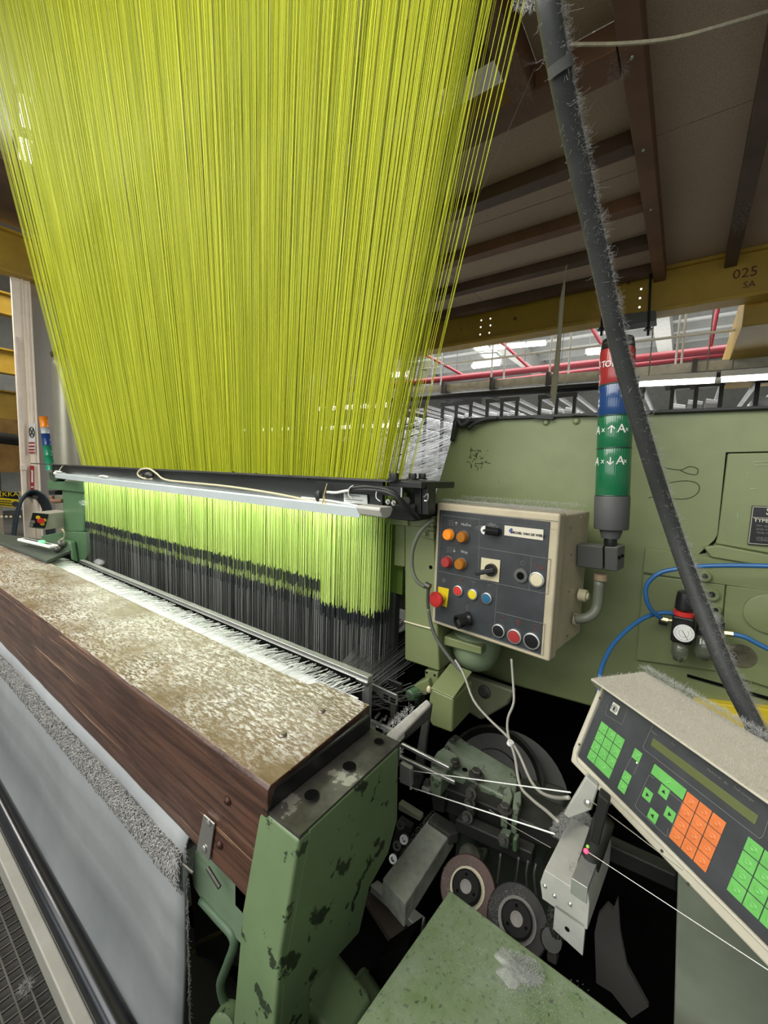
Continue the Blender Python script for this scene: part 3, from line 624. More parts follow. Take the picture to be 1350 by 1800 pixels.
# ------------------------------------------------------------------ lamp batten under the rail
lb = thing('batten_lamp', 'long white lamp batten tied under the black rail, lighting the heddles', 'lamp', (-2.05, .92, 1.37))
A = at(103, 833, Y=.92); B = at(640, 894, Y=.92); D = (B-A)
capp = [(-.018, .007), (-.020, .002), (-.012, -.009), (0, -.012), (.012, -.009), (.02, .002), (.017, .007)]
prof = [(-.016, .007), (-.020, .002), (-.019, -.026), (-.017, -.026), (-.012, -.004), (.02, .000), (.017, .007)]
m = MB(); m.prism([A+V((0, a, b)) for a, b in prof], D); m.build('housing', mat('pale_blue_grey_enamel', (.52, .58, .60), .35, .2, var=.06), lb, .001)
TUBE = emit('lit_batten_tube', (.95, 1, .90), 30)
MB().cyl(A+V((.1, .014, -.013)), B+V((-.08, .014, -.013)), .008, 10).build('tube', TUBE, lb, smooth=True)
e = D.normalized()
m = MB(); m.prism([B+e*-.005+V((0, a*1.6, b*1.7)) for a, b in capp], e*.085); m.build('end_cap', mat('pale_grey_end_cap', (.50, .50, .46), .5), lb, .003)
m = MB(); m.prism([A-e*.01+V((0, a*1.4, b*1.5)) for a, b in capp], e*.06); m.build('end_cap', WHITE, lb, .003)
MB().tube([B+V((-.25, -.01, .016)), B+V((-.12, -.012, .014)), B+V((0, -.014, .006))], .004, 6).build('label_strip', WHITE, lb)
for f in (.02, .30): MB().tube([A+D*f+V((-.06, -.015, .014)), A+D*f+V((0, -.02, .018)), A+D*f+V((.06, -.015, .014))], .006, 6).build('tape_wrap', WHITE, lb)
o = MB().tube([at(268, 842, Y=.92), at(250, 840, Y=.91), at(242, 833, Y=.91), at(248, 825, Y=.91), at(262, 824, Y=.91), at(275, 832, Y=.91), at(290, 843, Y=.91), at(330, 848, Y=.91), at(400, 855, Y=.91), at(480, 867, Y=.91), at(545, 880, Y=.91), at(600, 888, Y=.91)], .0042, 8).build('lamp_cable', CREAM, None, smooth=True); tag(o, 'cream cable looped and laid along the lamp batten', 'cable')
o = MB().sphere(at(262, 836, Y=.92), .022, 8, 6, (1.5, .8, .8)).sphere(at(250, 838, Y=.92), .014, 8, 6).build('tape_bundle', RUB); tag(o, 'lump of black tape at the cable loop on the lamp batten', 'tape')
o = MB().sphere(at(560, 872, Y=.91), .012, 8, 6, (1, .8, 1.6)).build('cable_joint', RUB); tag(o, 'black taped joint left of the yellow tie string', 'tape')
o = MB().tube([at(566, 888, Y=.90), at(570, 868, Y=.91), at(575, 850, Y=.93)], .0013, 6, 2).tube([at(572, 888, Y=.90), at(570, 872, Y=.91)], .0013, 6, 2).build('tie_string', simple('yellow_string', (.55, .45, .12))); tag(o, 'yellow string tying the lamp batten to the black rail', 'string')
o = MB().tube([at(103, 832, Y=.92), at(106, 824, Y=.93), at(112, 817, Y=.95)], .003, 6, 3).build('tie_string', CREAM); tag(o, 'cream string tying the far end of the lamp batten', 'string')
# ================================================================== REED, WARP AND CLOTH STRIP
rd = thing('reed_rail', 'long grey metal reed rail in front of the heddles', 'rail', (-1.7, .86, .9))
MB().box(-2.75, -.648, .845, .868, .921, .941).build('top_rail', ALU, rd, .002)
MB().box(-2.75, -.648, .840, .846, .920, .928).build('front_lip', STEEL, rd, .001)
MB().box(-.672, -.648, .85, .866, .80, .915).build('end_post', ALU, rd, .002)
MB().box(-2.75, -.67, .852, .858, .80, .915).build('reed', mat('dark_reed_dents', (.03, .03, .03), .5, .5, var=.8, vs=5, stretch=(120, 1, 1)), rd)
lint_hair([at(605, 1172, Y=.845), at(612, 1176, Y=.845)], 60, .006, .012, 'lint', rd, 9, m=YARN)
lint_hair([at(478, 1138, Y=.845), at(480, 1140, Y=.845)], 40, .004, .01, 'lint', rd, 10, m=YARN)
cs = thing('warp_strip', 'bright white woven strip and warp ends between the wooden beam and the reed', 'fabric', (-1.5, .72, .95))
MB().add([(-3.3, .645, .962), (-.558, .645, .962), (-.585, .728, .959), (-3.3, .728, .959), (-3.3, .645, .955), (-.558, .645, .955), (-.585, .728, .953), (-3.3, .728, .953)], [(0, 1, 2, 3), (7, 6, 5, 4), (0, 4, 5, 1), (1, 5, 6, 2), (2, 6, 7, 3), (3, 7, 4, 0)]).build('woven_edge', mat('white_woven_edge', (.80, .82, .84), .9, var=.06, vs=90, bmp=.4, bs=300), cs)
segs = []
for i in range(820):
    x = -2.95+2.34*i/820+rng.normal()*.001; y1 = .768+.030*rng.random()
    if rng.random() < .15: continue
    segs.append(([(x, .715, .9635), (x+.006*rng.normal()-.004, y1+.004, .950-.003*rng.random()), ], .0009, rng.random()))
    if rng.random() < .5: segs.append(([(x+.001, .64+.03*rng.random(), .9637), (x+.002, .735+.02*rng.random(), .9640)], .0009, rng.random()))
strands(segs, 'warp_ends', WARP, cs)
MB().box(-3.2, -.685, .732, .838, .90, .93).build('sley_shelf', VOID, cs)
# warp fan visible under the right end
segs = []
for i in range(90):
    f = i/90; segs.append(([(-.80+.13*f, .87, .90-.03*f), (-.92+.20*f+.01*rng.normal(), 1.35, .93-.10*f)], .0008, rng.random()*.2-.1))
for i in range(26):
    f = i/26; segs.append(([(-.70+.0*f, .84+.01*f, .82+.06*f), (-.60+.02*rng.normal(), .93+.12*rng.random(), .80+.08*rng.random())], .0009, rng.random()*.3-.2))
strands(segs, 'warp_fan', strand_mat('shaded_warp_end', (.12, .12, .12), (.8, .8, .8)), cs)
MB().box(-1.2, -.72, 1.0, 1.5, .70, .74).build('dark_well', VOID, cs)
# ================================================================== WOODEN BREAST BEAM
bb = thing('breast_beam', 'long brown wooden breast beam with worn flaking varnish on top', 'wooden beam', (-1.8, .51, .77))
pts = [(-4.2, .385, .772), (-4.2, .385, .994), (-4.2, .391, 1.0), (-4.2, .643, 1.0), (-4.2, .643, .772)]
m = MB(); n = 5; xs_ = np.linspace(-3.62, -.497, 60)
vs = []; 
for x in xs_:
    for (a, y, z) in pts: vs.append((x, y+(rng.normal()*.0006 if y < .41 else 0), z+(rng.normal()*.0006 if z > .9 else 0)))
# chewed near end
for j, (a, y, z) in enumerate(pts): vs[(len(xs_)-1)*n+j] = ((-.492, -.487, -.487, -.503, -.515)[j], y, z)
fs = [tuple(range(n))]+[tuple((len(xs_)-1)*n+j for j in range(n-1, -1, -1))]
for k in range(len(xs_)-1):
    for j in range(n): fs.append((k*n+j, (k+1)*n+j, (k+1)*n+(j+1) % n, k*n+(j+1) % n))
m.add(vs, fs); m.build('timber', WOOD, bb, .002)
# raised wooden pad at the near inner corner
MB().prism([(-.672, .640, 1.0), (-.655, .668, 1.0), (-.505, .668, 1.0), (-.503, .640, 1.0)], (0, 0, -.2)).build('corner_block', WOOD, bb, .002)
HEAD = mat('worn_coach_bolt', (.28, .24, .20), .35, .7, var=.2)
for x, y in ((565, 1251), (497, 1293)): MB().lathe(at(x, y, Z=1.0), (0, 0, 1), [(0, .0085), (.002, .0085), (.0045, .006), (.0055, .002)], 14).build('coach_bolt', HEAD, bb, smooth=True)
BSC = mat('varnished_screw', (.06, .025, .018), .3, .4)
for x, y in ((401, 1407), (387, 1484)): MB().lathe(at(x, y, Y=.385), (0, -1, 0), [(0, .0085), (.002, .0085), (.004, .006), (.006, .004)], 12).build('side_screw', BSC, bb)
fc = [at(x, y, Y=.383) for x, y in ((360, 1430), (379, 1447), (370, 1511), (348, 1491))]
MB().prism(fc, (0, -.003, 0)).build('steel_clip', ZINC, bb, .001)
for x, y in ((367, 1446), (359, 1492)): MB().lathe(at(x, y, Y=.379), (0, -1, 0), [(0, .006), (.0015, .006), (.003, .0035)], 12).build('clip_screw', STEEL, bb)
o = MB().tube([at(540, 1329, Z=.965), at(545, 1326, Z=.968), at(552, 1322, Z=.965)], .0008, 5).build('wire_scrap', STEEL); tag(o, 'tiny bright wire scrap beside the wooden beam end', 'wire')
# ================================================================== NEAR BRACKET
nb = thing('beam_bracket', 'heavy green cast bracket with three drilled holes holding the near end of the wooden beam', 'machine bracket', (-.47, .5, .2))
TOPM = mat('worn_bare_bracket_top', (.10, .096, .088), .36, .55, var=.55, vs=14, dust=.0, chips=1.2, chipcol=(.36, .35, .32), cs=14, bmp=.15, bs=50)
SX = -.415
side = [at(x, y, X=SX) for x, y in ((545, 1448), (560, 1435), (701, 1303), (699, 1440), (683, 1500), (650, 1560), (632, 1640), (560, 1720), (505, 1790), (500, 1830), (490, 1830), (500, 1700))]
side = [V((SX, p.y, min(p.z, .9535))) for p in side]
MB().prism(side, (-.036, 0, 0)).build('side_plate', GREENCH, nb, .003)
MB().prism([V((SX-.002, .388, .957)), V((SX-.002, .655, .960)), V((-.545, .655, .960)), V((-.505, .388, .957))], (0, 0, -.05)).build('top_pad', TOPM, nb)
MB().box(-.60, SX-.037, .40, .66, .70, .90).build('inner_web', DARK, nb, .004)
MB().prism([(SX-.0005, .386, .952), (SX-.0005, .352, .80), (SX-.0005, .335, .62), (SX-.0005, .335, .30), (SX-.0005, .40, .30), (SX-.0005, .43, .952)], (-.092, 0, 0)).build('front_plate', GREENCH, nb, .005)
pad = [o for o in nb.children if o.name.startswith('top_pad')][0]
for x, y, r in ((548, 1398, .0125), (614, 1347, .0125), (666, 1304, .010)):
    p = at(x, y, Z=.958); ct = MB().cyl(p+V((0, 0, .01)), p-V((0, 0, .06)), r, 24).build('cutter', TOPM)
    bm_ = pad.modifiers.new('hole', 'BOOLEAN'); bm_.operation = 'DIFFERENCE'; bm_.object = ct; bm_.solver = 'EXACT'
    bpy.context.view_layer.update(); me_ = bpy.data.meshes.new_from_object(pad.evaluated_get(bpy.context.evaluated_depsgraph_get()))
    pad.modifiers.clear(); pad.data = me_; me_.shade_flat(); bpy.data.objects.remove(ct)
    MB().lathe(p+V((0, 0, .0006)), (0, 0, -1), [(0, r*1.06), (.0, r*.98), (.004, r*.9), (.012, r*.9)], 24, cap=False).build('hole_rim', GUN, nb)
    p = at(x, y, Z=.9605); MB().lathe(p, (0, 0, -1), [(-.0012, r*1.02), (-.0012, r), (.0, r)], 20, cap=False).build('hole_rim', GUN, nb); MB().lathe(p+V((0, 0, .0007)), (0, 0, -1), [(0, r), (.0005, r)], 20).build('drilled_hole', VOID, nb)
MB().box(-.55, -.50, .37, .66, .90, 1.003).build('cushion_strip', RUB, nb, .01) if False else None
MB().prism([(-.487, .383, .957), (-.487, .65, .962), (-.487, .65, .992), (-.487, .40, .992)], (-.012, 0, 0)).build('rubber_shim', BLKP, nb, .003)
# foot and lower ribs
MB().prism([at(640, 1680, Z=.45), at(560, 1800, Z=.45), at(470, 1860, Z=.45), at(600, 1860, Z=.45), at(700, 1770, Z=.45)], (0, 0, -.1)).build('lower_rib', GREENCH, nb, .02)
slab([(505, 1760), (520, 1745), (600, 1860), (560, 1860)], (0, .10, 0), Y=.45).build('foot_rib', GREENCH, nb, .015)
# green arm bracket under the wood
ab = thing('arm_bracket', 'small pale green arm bracket under the wooden beam beside the terry cloth', 'bracket', (-.62, .42, .6))
slab([(328, 1500), (350, 1492), (437, 1565), (430, 1668), (356, 1587), (340, 1560)], (0, .02, 0), Y=.40).build('plate', mat('pale_green_casting', (.14, .20, .13), .45, var=.2, vs=5), ab, .003)
MB().tube([at(355, 1582, Y=.40), at(382, 1612, Y=.40), at(412, 1650, Y=.40), at(402, 1690, Y=.405), at(388, 1730, Y=.41), at(398, 1765, Y=.42), at(420, 1775, Y=.43)], .009, 8).build('curved_rib', mat('dull_green_rib', (.07, .12, .07), .5), ab, smooth=True)
MB().lathe(at(408, 1788, Y=.42), (.3, -1, .3), [(0, .03), (.03, .03), (.034, .024)], 16).build('hub', GREENCH, ab)
MB().cyl(at(365, 1526, Y=.38), at(386, 1560, Y=.38), .004, 8).build('split_pin', GUN, ab); MB().cyl(at(322, 1519, Y=.37), at(340, 1535, Y=.37), .003, 8).build('split_pin', GUN, ab)
o = slab([(332, 1530), (400, 1585), (420, 1700), (345, 1680)], (0, .01, 0), Y=.55).build('inner_guard', GUN); tag(o, 'dull dark guard plate seen in the gap right of the terry cloth', 'plate')
o = MB().tube([at(335, 1672, Y=.5), at(352, 1655, Y=.5), at(385, 1640, Y=.5), at(402, 1625, Y=.5)], .004, 6).sphere(at(338, 1672, Y=.5), .009, 8, 6).build('yellow_rod', mat('old_brass', (.22, .17, .05), .5, .6)); tag(o, 'thin brass coloured rod under the curved green rib', 'rod')
# ================================================================== TERRY CLOTH
cl = thing('terry_cloth', 'wide grey-white terry cloth coming down from under the wooden beam', 'fabric', (-1.9, .375, .3))
prof = [(.50, .762), (.44, .766), (.405, .769), (.390, .765), (.385, .75), (.384, .70), (.383, .62), (.38, .5), (.372, .38), (.36, .25), (.35, .1)]
m = MB(); nx = 90; vs = []; fs = []
for i in range(nx+1):
    x = -3.6+(3.6-.731)*i/nx
    for j, (y, z) in enumerate(prof):
        w_ = .004*math.sin(x*9+z*3)+(.006*math.exp(-((x+.80)/.03)**2) if z < .72 else 0)
        vs.append((x+(.010*(1-z/.8) if i == nx else 0), y-w_*min(1, j/5), z))
k = len(prof)
for i in range(nx):
    for j in range(k-1): fs.append((i*k+j, (i+1)*k+j, (i+1)*k+j+1, i*k+j+1))
m.add(vs, fs); o = m.build('cloth', CLOTH, cl, smooth=True); sm = o.modifiers.new('thick', 'SOLIDIFY'); sm.thickness = .006; sm.offset = -1
segs = []
for i in range(26000):
    x = -.735-2.6*(rng.random()**1.7); u = rng.random(); z = .742-.068*u; y = .380-.004-.008*math.sin(u*math.pi)
    d = np.array([rng.normal()*.5, -1, -.25+rng.normal()*.7]); d /= np.linalg.norm(d); L = .007+.006*rng.random()
    p = np.array([x, y, z]); q = p+d*L; e = q+np.array([rng.normal()*.004, .001, -.004+rng.normal()*.003])
    segs.append(([p, q, e], .0010, rng.random()))
strands(segs, 'pile_band', PILE, cl)
MB().tube([(-3.5, .392, .708), (-.738, .392, .708)], .028, 10, 1).build('pile_core', mat('grey_pile_ground', (.30, .29, .28), .95, var=.3, vs=80), cl)
segs = []
for i in range(500):
    z = .30+.46*rng.random(); segs.append(([(-.731+.010*(1-z/.8), .380, z), (-.726+.010*(1-z/.8)+.003*rng.random(), .378+rng.normal()*.002, z+rng.normal()*.002)], .0005, rng.random()))
strands(segs, 'frayed_edge', PILE, cl)
# take-up roller, rail and walkway
o = MB().cyl((-3.5, .222, .628), (-.25, .222, .628), .0195, 28).build('take_up_roller', mat('polished_black_roller', (.035, .037, .042), .22, .75, var=.3, vs=3), None); tag(o, 'polished dark roller running along the lower left below the cloth', 'roller')
o = MB().box(-3.5, -.2, .187, .2085, .555, .60).build('guard_rail', mat('grey_painted_rail', (.27, .26, .23), .5, var=.12, dust=.3), None, .003); tag(o, 'flat grey guard rail beside the dark roller at the lower left', 'rail')
wk = thing('walkway_grating', 'dark metal mesh walkway at the lower left corner', 'grating', (-1.3, .05, .2))
m = MB()
for i in range(90): m.box(-2.6+i*.028, -2.5965+i*.028, -.28, .31, .222, .226)
for i in range(22): m.box(-2.6, -.1, -.28+i*.028, -.2765+i*.028, .226, .229)
stuff(m.build('mesh_wires', GUN, wk)); MB().box(-2.62, -.1, -.30, .312, .19, .20).build('tray', DARK, wk)
MB().box(-2.62, -.1, .312, .318, .19, .24).build('edge_angle', GREY, wk)
lint_hair([at(40, 1740, Z=.235), at(50, 1730, Z=.235)], 120, .012, .02, 'lint', wk, 12)
#PART4
# ================================================================== MACHINE CABINET
mc = thing('machine_cabinet', 'large olive green machine cabinet with a sloping left edge, filling the right side', 'machine', (-.1, 1.6, .2))
YF = 1.40
def cf(pts, Y=YF): return [V((p.x, Y, p.z)) for p in (at(x, y, Y=Y) for x, y in pts)]
MB().prism(cf([(801, 740), (850, 735), (1480, 712), (1480, 1335), (1350, 1300), (1037, 1243), (907, 1207), (770, 1160), (738, 960)]), (0, .8, 0)).build('housing', GREENC, mc, .010)
MB().prism(cf([(796, 741), (800, 736), (870, 732), (1480, 707), (1480, 714), (870, 738), (806, 744)], 1.385), (0, .4, 0)).build('top_trim', RUB, mc, .003)
MB().tube([at(826, 738, Y=1.38), at(812, 748, Y=1.375), at(803, 738, Y=1.37), at(799, 756, Y=1.375), at(795, 775, Y=1.38)], [.013, .009], 8).build('torn_rubber_edge', RUB, mc, smooth=True)
MB().tube([at(822, 754, Y=1.375), at(838, 743, Y=1.375), at(855, 737, Y=1.38), at(875, 735, Y=1.385)], .008, 8).build('torn_rubber_edge', RUB, mc, smooth=True)
MB().prism(cf([(936, 735), (955, 731), (974, 734), (970, 737)], 1.38), (0, .03, 0)).build('seal_scrap', RUB, mc)
MB().prism(cf([(1006, 730), (1030, 727), (1056, 726), (1054, 731)], 1.38), (0, .03, 0)).build('seal_scrap', RUB, mc)
for x, y in ((960, 742), (1013, 740)): MB().lathe(at(x, y, Y=1.40), (0, -1, 0), [(0, .011), (.004, .011), (.008, .006)], 12).build('bolt_head', GREENC, mc)
MB().prism(cf([(1279, 797), (1480, 793), (1480, 992), (1345, 972), (1257, 956), (1262, 940)], 1.392), (0, .03, 0)).build('door_panel', GREENC, mc, .004)
MB().prism(cf([(1276, 795), (1480, 790), (1480, 794), (1280, 798), (1264, 942), (1258, 953), (1240, 972), (1228, 974), (1255, 950), (1261, 940)], 1.398), (0, .01, 0)).build('door_gap', VOID, mc)
MB().prism(cf([(1236, 962), (1262, 958), (1480, 1000), (1480, 1018), (1250, 980)], 1.380), (0, .03, 0)).build('door_hinge_rail', GREENC, mc, .004)
MB().prism(cf([(1134, 962), (1200, 973), (1480, 1012), (1480, 1060), (1130, 1006)], 1.388), (0, .02, 0)).build('lower_strip', GREENC, mc, .002)
MB().prism(cf([(1130, 1010), (1275, 1028), (1260, 1180), (1118, 1160)], 1.390), (0, .02, 0)).build('lower_panel', GREENC, mc, .002)
MB().prism(cf([(1277, 1029), (1480, 1055), (1480, 1250), (1262, 1180)], 1.388), (0, .02, 0)).build('lower_panel', GREENC, mc, .003)
MB().prism(cf([(1208, 1186), (1480, 1262), (1480, 1268), (1208, 1190)], 1.395), (0, .02, 0)).build('seam', VOID, mc)
MB().prism(cf([(1218, 1232), (1480, 1262), (1480, 1340), (1330, 1310)], 1.375), (0, .03, 0)).build('yellow_plate', YEL, mc, .002)
for x, y, r in ((1239, 1013, .012), (1251, 1045, .014), (1258, 1072, .010)): MB().lathe(at(x, y, Y=1.39), (0, -1, 0), [(0, r*1.3), (.008, r*1.3), (.012, r)], 18).build('bung', GREENC, mc); MB().lathe(at(x, y, Y=1.377), (0, -1, 0), [(0, r*.55), (.0015, r*.55)], 12).build('bung_hole', BLACK, mc)
MB().lathe(at(1352, 1078, Y=1.388), (0, -1, 0), [(0, .05), (.008, .05), (.01, .042)], 24).build('round_cover', GREENC, mc)
MB().lathe(at(1303, 1153, Y=1.386), (0, -1, 0), [(0, .03), (.0015, .03)], 20).build('rust_spot', mat('rusty_disc', (.10, .09, .055), .8, var=.6, vs=30), mc)
for x, y in ((1165, 1096), (1264, 1140)): MB().box(at(x, y, Y=1.37).x-.01, at(x, y, Y=1.37).x+.01, 1.375, 1.39, at(x, y, Y=1.37).z-.006, at(x, y, Y=1.37).z+.006).build('clip', BLKP, mc)
# nameplate
npl = MB().prism(cf([(1322, 889), (1480, 895), (1480, 972), (1314, 957)], 1.386), (0, .005, 0)).build('nameplate', BLKP, mc, .0005)
IN = simple('pale_plate_ink', (.55, .53, .45), .5); IN2 = simple('dim_plate_ink', (.20, .20, .19), .6)
a, b, c, d_ = cf([(1324, 891), (1480, 897), (1480, 968), (1316, 955)], 1.385)
m = MB()
for p, q in ((a, b), (d_, c), (a, d_)): m.cyl(p, q, .0009, 4)
m.cyl(a+(d_-a)*.28, b+(c-b)*.28, .0006, 4); m.build('plate_border', IN, npl)
px_ = at(1338, 915, Y=1.385); text('TYPE', px_, (1, 0, 0), (0, 0, 1), .0125, IN, npl, 'plate_lettering', bold=.0003)
text('S', at(1352, 900, Y=1.385), (1, 0, 0), (0, 0, 1), .024, IN, npl, 'plate_lettering', bold=.0006)
for i, s in enumerate(('ITM. QUANTITY', 'AND WIDTH', 'YEAR MANUF.', 'UNE PO. DESIGN', 'CHIFFRE')):
    text(s, at(1329, (924, 930, 936, 945, 949)[i], Y=1.385), (1, 0, 0), (0, 0, 1), .0068, IN2, npl, 'plate_lettering', align='LEFT')
# scratches / scuffs on the paint
SC = simple('pale_paint_scuff', (.36, .42, .26), .6)
m = MB()
for pts_ in (((1298, 900), (1297, 912)), ((1312, 828), (1316, 836), (1314, 842)), ((1324, 813), (1350, 812)), ((1326, 818), (1350, 818)), ((1318, 860), (1328, 860))):
    m.tube([at(x, y, Y=1.3915) for x, y in pts_], .0012, 4, 1)
m.build('paint_scuff', SC, mc)
m = MB(); m.tube([at(x, y, Y=1.399) for x, y in ((1168, 822), (1195, 826), (1212, 820), (1226, 824), (1224, 834), (1208, 832), (1195, 826))], .0013, 4); m.tube([at(x, y, Y=1.399) for x, y in ((1172, 849), (1205, 845), (1226, 850), (1228, 864), (1210, 876), (1180, 876), (1160, 872), (1140, 875))], .0013, 4); m.build('finger_drawing', simple('dusty_olive_line', (.095, .13, .06), .7), mc)
m = MB(); g = np.random.default_rng(5)
for i in range(40):
    x, y = 838+g.normal()*10, 806+g.normal()*11; a = at(x, y, Y=1.399); b = at(x+g.normal()*4, y+g.normal()*4, Y=1.399); m.cyl(a, b, .0012, 4)
m.build('oil_scribble', simple('dark_green_scuff', (.045, .07, .03), .7), mc)
# near-black panels added to keep the hollow below the cabinet dark
mh = thing('machine_underframe', 'black hollow underframe of the loom below the green cabinet', 'machine frame', (-.1, 1.5, 0))
MB().box(-1.0, 1.2, 2.1, 2.15, .0, .9).build('shade_rear_panel', VOID, mh); MB().box(-1.2, 1.4, .62, 2.1, .02, .05).build('shade_floor_panel', VOID, mh)
MB().box(-.95, -.90, 1.3, 2.1, .05, .8).build('shade_side_panel', VOID, mh)
slab([(1193, 1480), (1420, 1500), (1420, 1900), (1182, 1900)], (0, .04, 0), Y=.75).build('right_frame_plate', mat('grimy_grey_green_plate', (.15, .17, .13), .6, var=.3, vs=5, chips=.3), mh, .004)
slab([(1045, 1640), (1052, 1608), (1068, 1590), (1078, 1600), (1086, 1580), (1090, 1640), (1102, 1700), (1140, 1770), (1110, 1790), (1075, 1745), (1048, 1728)], (0, .01, 0), Y=.95).build('torn_sheet', mat('dull_grey_sheet', (.075, .070, .066), .95, var=.2), mh)  # ragged grey sheet set upright in the hollow
slab([(1060, 1480), (1190, 1540), (1190, 1570), (1060, 1510)], (0, .03, 0), Y=.9).build('cross_bar', DARK, mh, .004)
# ================================================================== GREEN NEAR POST BESIDE THE HARNESS
gp = thing('harness_end_post', 'green boxy post between the harness and the control box', 'machine post', (-.63, 1.15, .85))
YP = 1.10
slab([(711, 921), (762, 925), (772, 1181), (711, 1160)], (0, .25, 0), Y=YP).build('column', GREENC, gp, .006)
slab([(694, 921), (711, 922), (711, 997), (692, 994)], (0, .14, 0), Y=YP+.01).build('side_flange', GREENC, gp, .004)
slab([(671, 909), (716, 912), (718, 925), (671, 920)], (0, .20, 0), Y=YP-.02).build('cap_arm', GREENC, gp, .003)
slab([(712, 908), (760, 908), (762, 926), (714, 925)], (0, .20, 0), Y=YP-.012).build('cap', GREENC, gp, .004)
slab([(741, 930), (765, 934), (765, 948), (742, 943)], (0, -.012, 0), Y=YP).build('lug', GREENC, gp, .002)
MB().hexbolt(at(748, 938, Y=YP-.012), (0, -1, 0), .008, .008).build('bolt', GREENC, gp)
MB().lathe(at(757, 997, Y=YP-.001), (0, -1, 0), [(0, .006), (.0005, .006)], 12).build('hole', VOID, gp)
MB().tube([at(711, 1092, Y=YP-.004), at(735, 1099, Y=YP-.004), at(762, 1106, Y=YP-.004)], .0028, 6).build('white_tie', CREAM, gp)
slab([(747, 1178), (770, 1182), (768, 1208), (747, 1204)], (0, .05, 0), Y=YP).build('lower_tab', GREENC, gp, .002)
for x, y in ((750, 1182), (764, 1187)): MB().lathe(at(x, y, Y=YP-.001), (0, -1, 0), [(0, .004), (.0005, .004)], 8).build('hole', VOID, gp)
slab([(772, 1165), (785, 1168), (782, 1200), (771, 1205)], (0, .05, 0), Y=1.18).build('rusty_bracket', mat('red_primer', (.13, .035, .02), .7), gp)
# small green gear box hanging below, with knuckle
gb = thing('green_gear_box', 'small chamfered green gear box hanging below the control box', 'gear box', (-.5, 1.05, .77))
X0, X1 = -.548, -.466; zt, zb = .908, .762
p = [(-.552, 1.0, .885), (-.552, 1.0, .768), (-.535, 1.0, .750), (-.478, 1.0, .752), (-.466, 1.0, .768), (-.466, 1.0, .885), (-.478, 1.0, .90), (-.54, 1.0, .90)]
p = cf([(757, 1211), (797, 1229), (794, 1289), (759, 1276), (753, 1263), (754, 1225)], 1.0)
MB().prism(p, (0, .13, .0)).build('body', GREENC, gb, .006)
MB().prism([at(757, 1211, Y=1.0), at(797, 1229, Y=1.0), at(797, 1229, Y=1.0)+V((.0, .12, .03)), at(757, 1211, Y=1.0)+V((0, .12, .03))], (0, 0, .004)).build('sloped_lid', GREENC, gb, .003)
kn = thing('knuckle_joint', 'green knuckle joint with round pin left of the gear box', 'joint', at(740, 1225, Y=1.08))
slab([(726, 1204), (752, 1192), (756, 1212), (748, 1225), (727, 1215)], (0, .06, 0), Y=1.08).build('fork', GREENC, kn, .008)
MB().lathe(at(732, 1217, Y=1.06), (-.2, -1, 0), [(0, .018), (.03, .018), (.034, .013)], 16).build('pin', GREENF, kn)
slab([(728, 1225), (738, 1222), (736, 1245), (728, 1240)], (0, .04, 0), Y=1.08).build('lower_lug', GREEND, kn, .004)
MB().sphere(at(754, 1212, Y=1.0), .007, 10, 8, (1, 1, 1.6)).build('white_grease_cap', CREAM, kn)
# white padded lever bar and dark strap
wb = thing('lint_covered_bar', 'pale lint-covered bar running back towards the gear box', 'bar', (-.52, .85, .87))
MB().prism([at(678, 1290, Z=.885), at(692, 1305, Z=.872), at(758, 1236, Z=.885), at(750, 1228, Z=.892)], (0, 0, -.02)).build('bar', mat('lint_white_bar', (.60, .59, .55), .9, var=.15, vs=60, bmp=.5, bs=200), wb, .004)
slab([(683, 1302), (694, 1305), (758, 1240), (756, 1262), (700, 1312), (686, 1318)], (0, .004, 0), Y=.80).build('dark_edge', DARK, wb, .002)
lint_hair([at(680, 1292, Z=.89), at(700, 1268, Z=.89), at(722, 1250, Z=.89)], 350, .012, .02, 'lint', wb, 15, m=YARN)
lint_hair([at(665, 1310, Z=.90), at(690, 1320, Z=.90), at(700, 1322, Z=.9)], 260, .01, .02, 'lint', wb, 16, m=YARN)
o = MB().prism(cf([(749, 1235), (757, 1240), (748, 1300), (742, 1370), (733, 1392), (723, 1385), (731, 1330), (740, 1280)], .93), (0, .012, 0)).build('hanging_strap', mat('dusty_dark_strap', (.06, .06, .058), .8, var=.5, vs=30)); tag(o, 'dusty dark strap hanging below the small green gear box', 'strap')
m = MB()
for i in range(9): m.box(*sum(([c-.0022, c+.0022] for c in at(725-i*.35, 1350+i*4.5, Y=.90)), []))
o = m.build('twisted_drive_cord', YARN); tag(o, 'black and white twisted cord end hanging at the strap foot', 'cord')
# temple / selvedge guide
tg = thing('selvedge_guide', 'steel slotted selvedge guide plate right of the reed end', 'guide', at(680, 1220, Y=.9))
slab([(653, 1202), (697, 1222), (697, 1240), (678, 1235), (654, 1212)], (0, .006, 0), Y=.90).build('slotted_plate', STEEL, tg, .001)
for x, y in ((678, 1223), (678, 1228), (690, 1229), (690, 1234)): MB().box(at(x, y, Y=.898).x-.008, at(x, y, Y=.898).x+.008, .8975, .900, at(x, y, Y=.898).z-.0018, at(x, y, Y=.898).z+.0018).build('slot', VOID, tg)
slab([(681, 1193), (705, 1203), (704, 1228), (683, 1213)], (0, .01, 0), Y=.96).build('rear_plate', BLACK, tg, .002)
slab([(685, 1238), (697, 1240), (692, 1268), (686, 1266)], (0, .012, 0), Y=.905).build('stem', GUN, tg, .002)
for i, (x, y) in enumerate(((660, 1262), (668, 1270), (676, 1265), (683, 1276), (672, 1280), (664, 1277), (690, 1270))):
    MB().cyl(at(x, y, Y=.86), at(x+7-2*i, y-8+i, Y=.90), .0035, 8).build('guide_pin', STEEL if i % 2 else ZINC, tg)
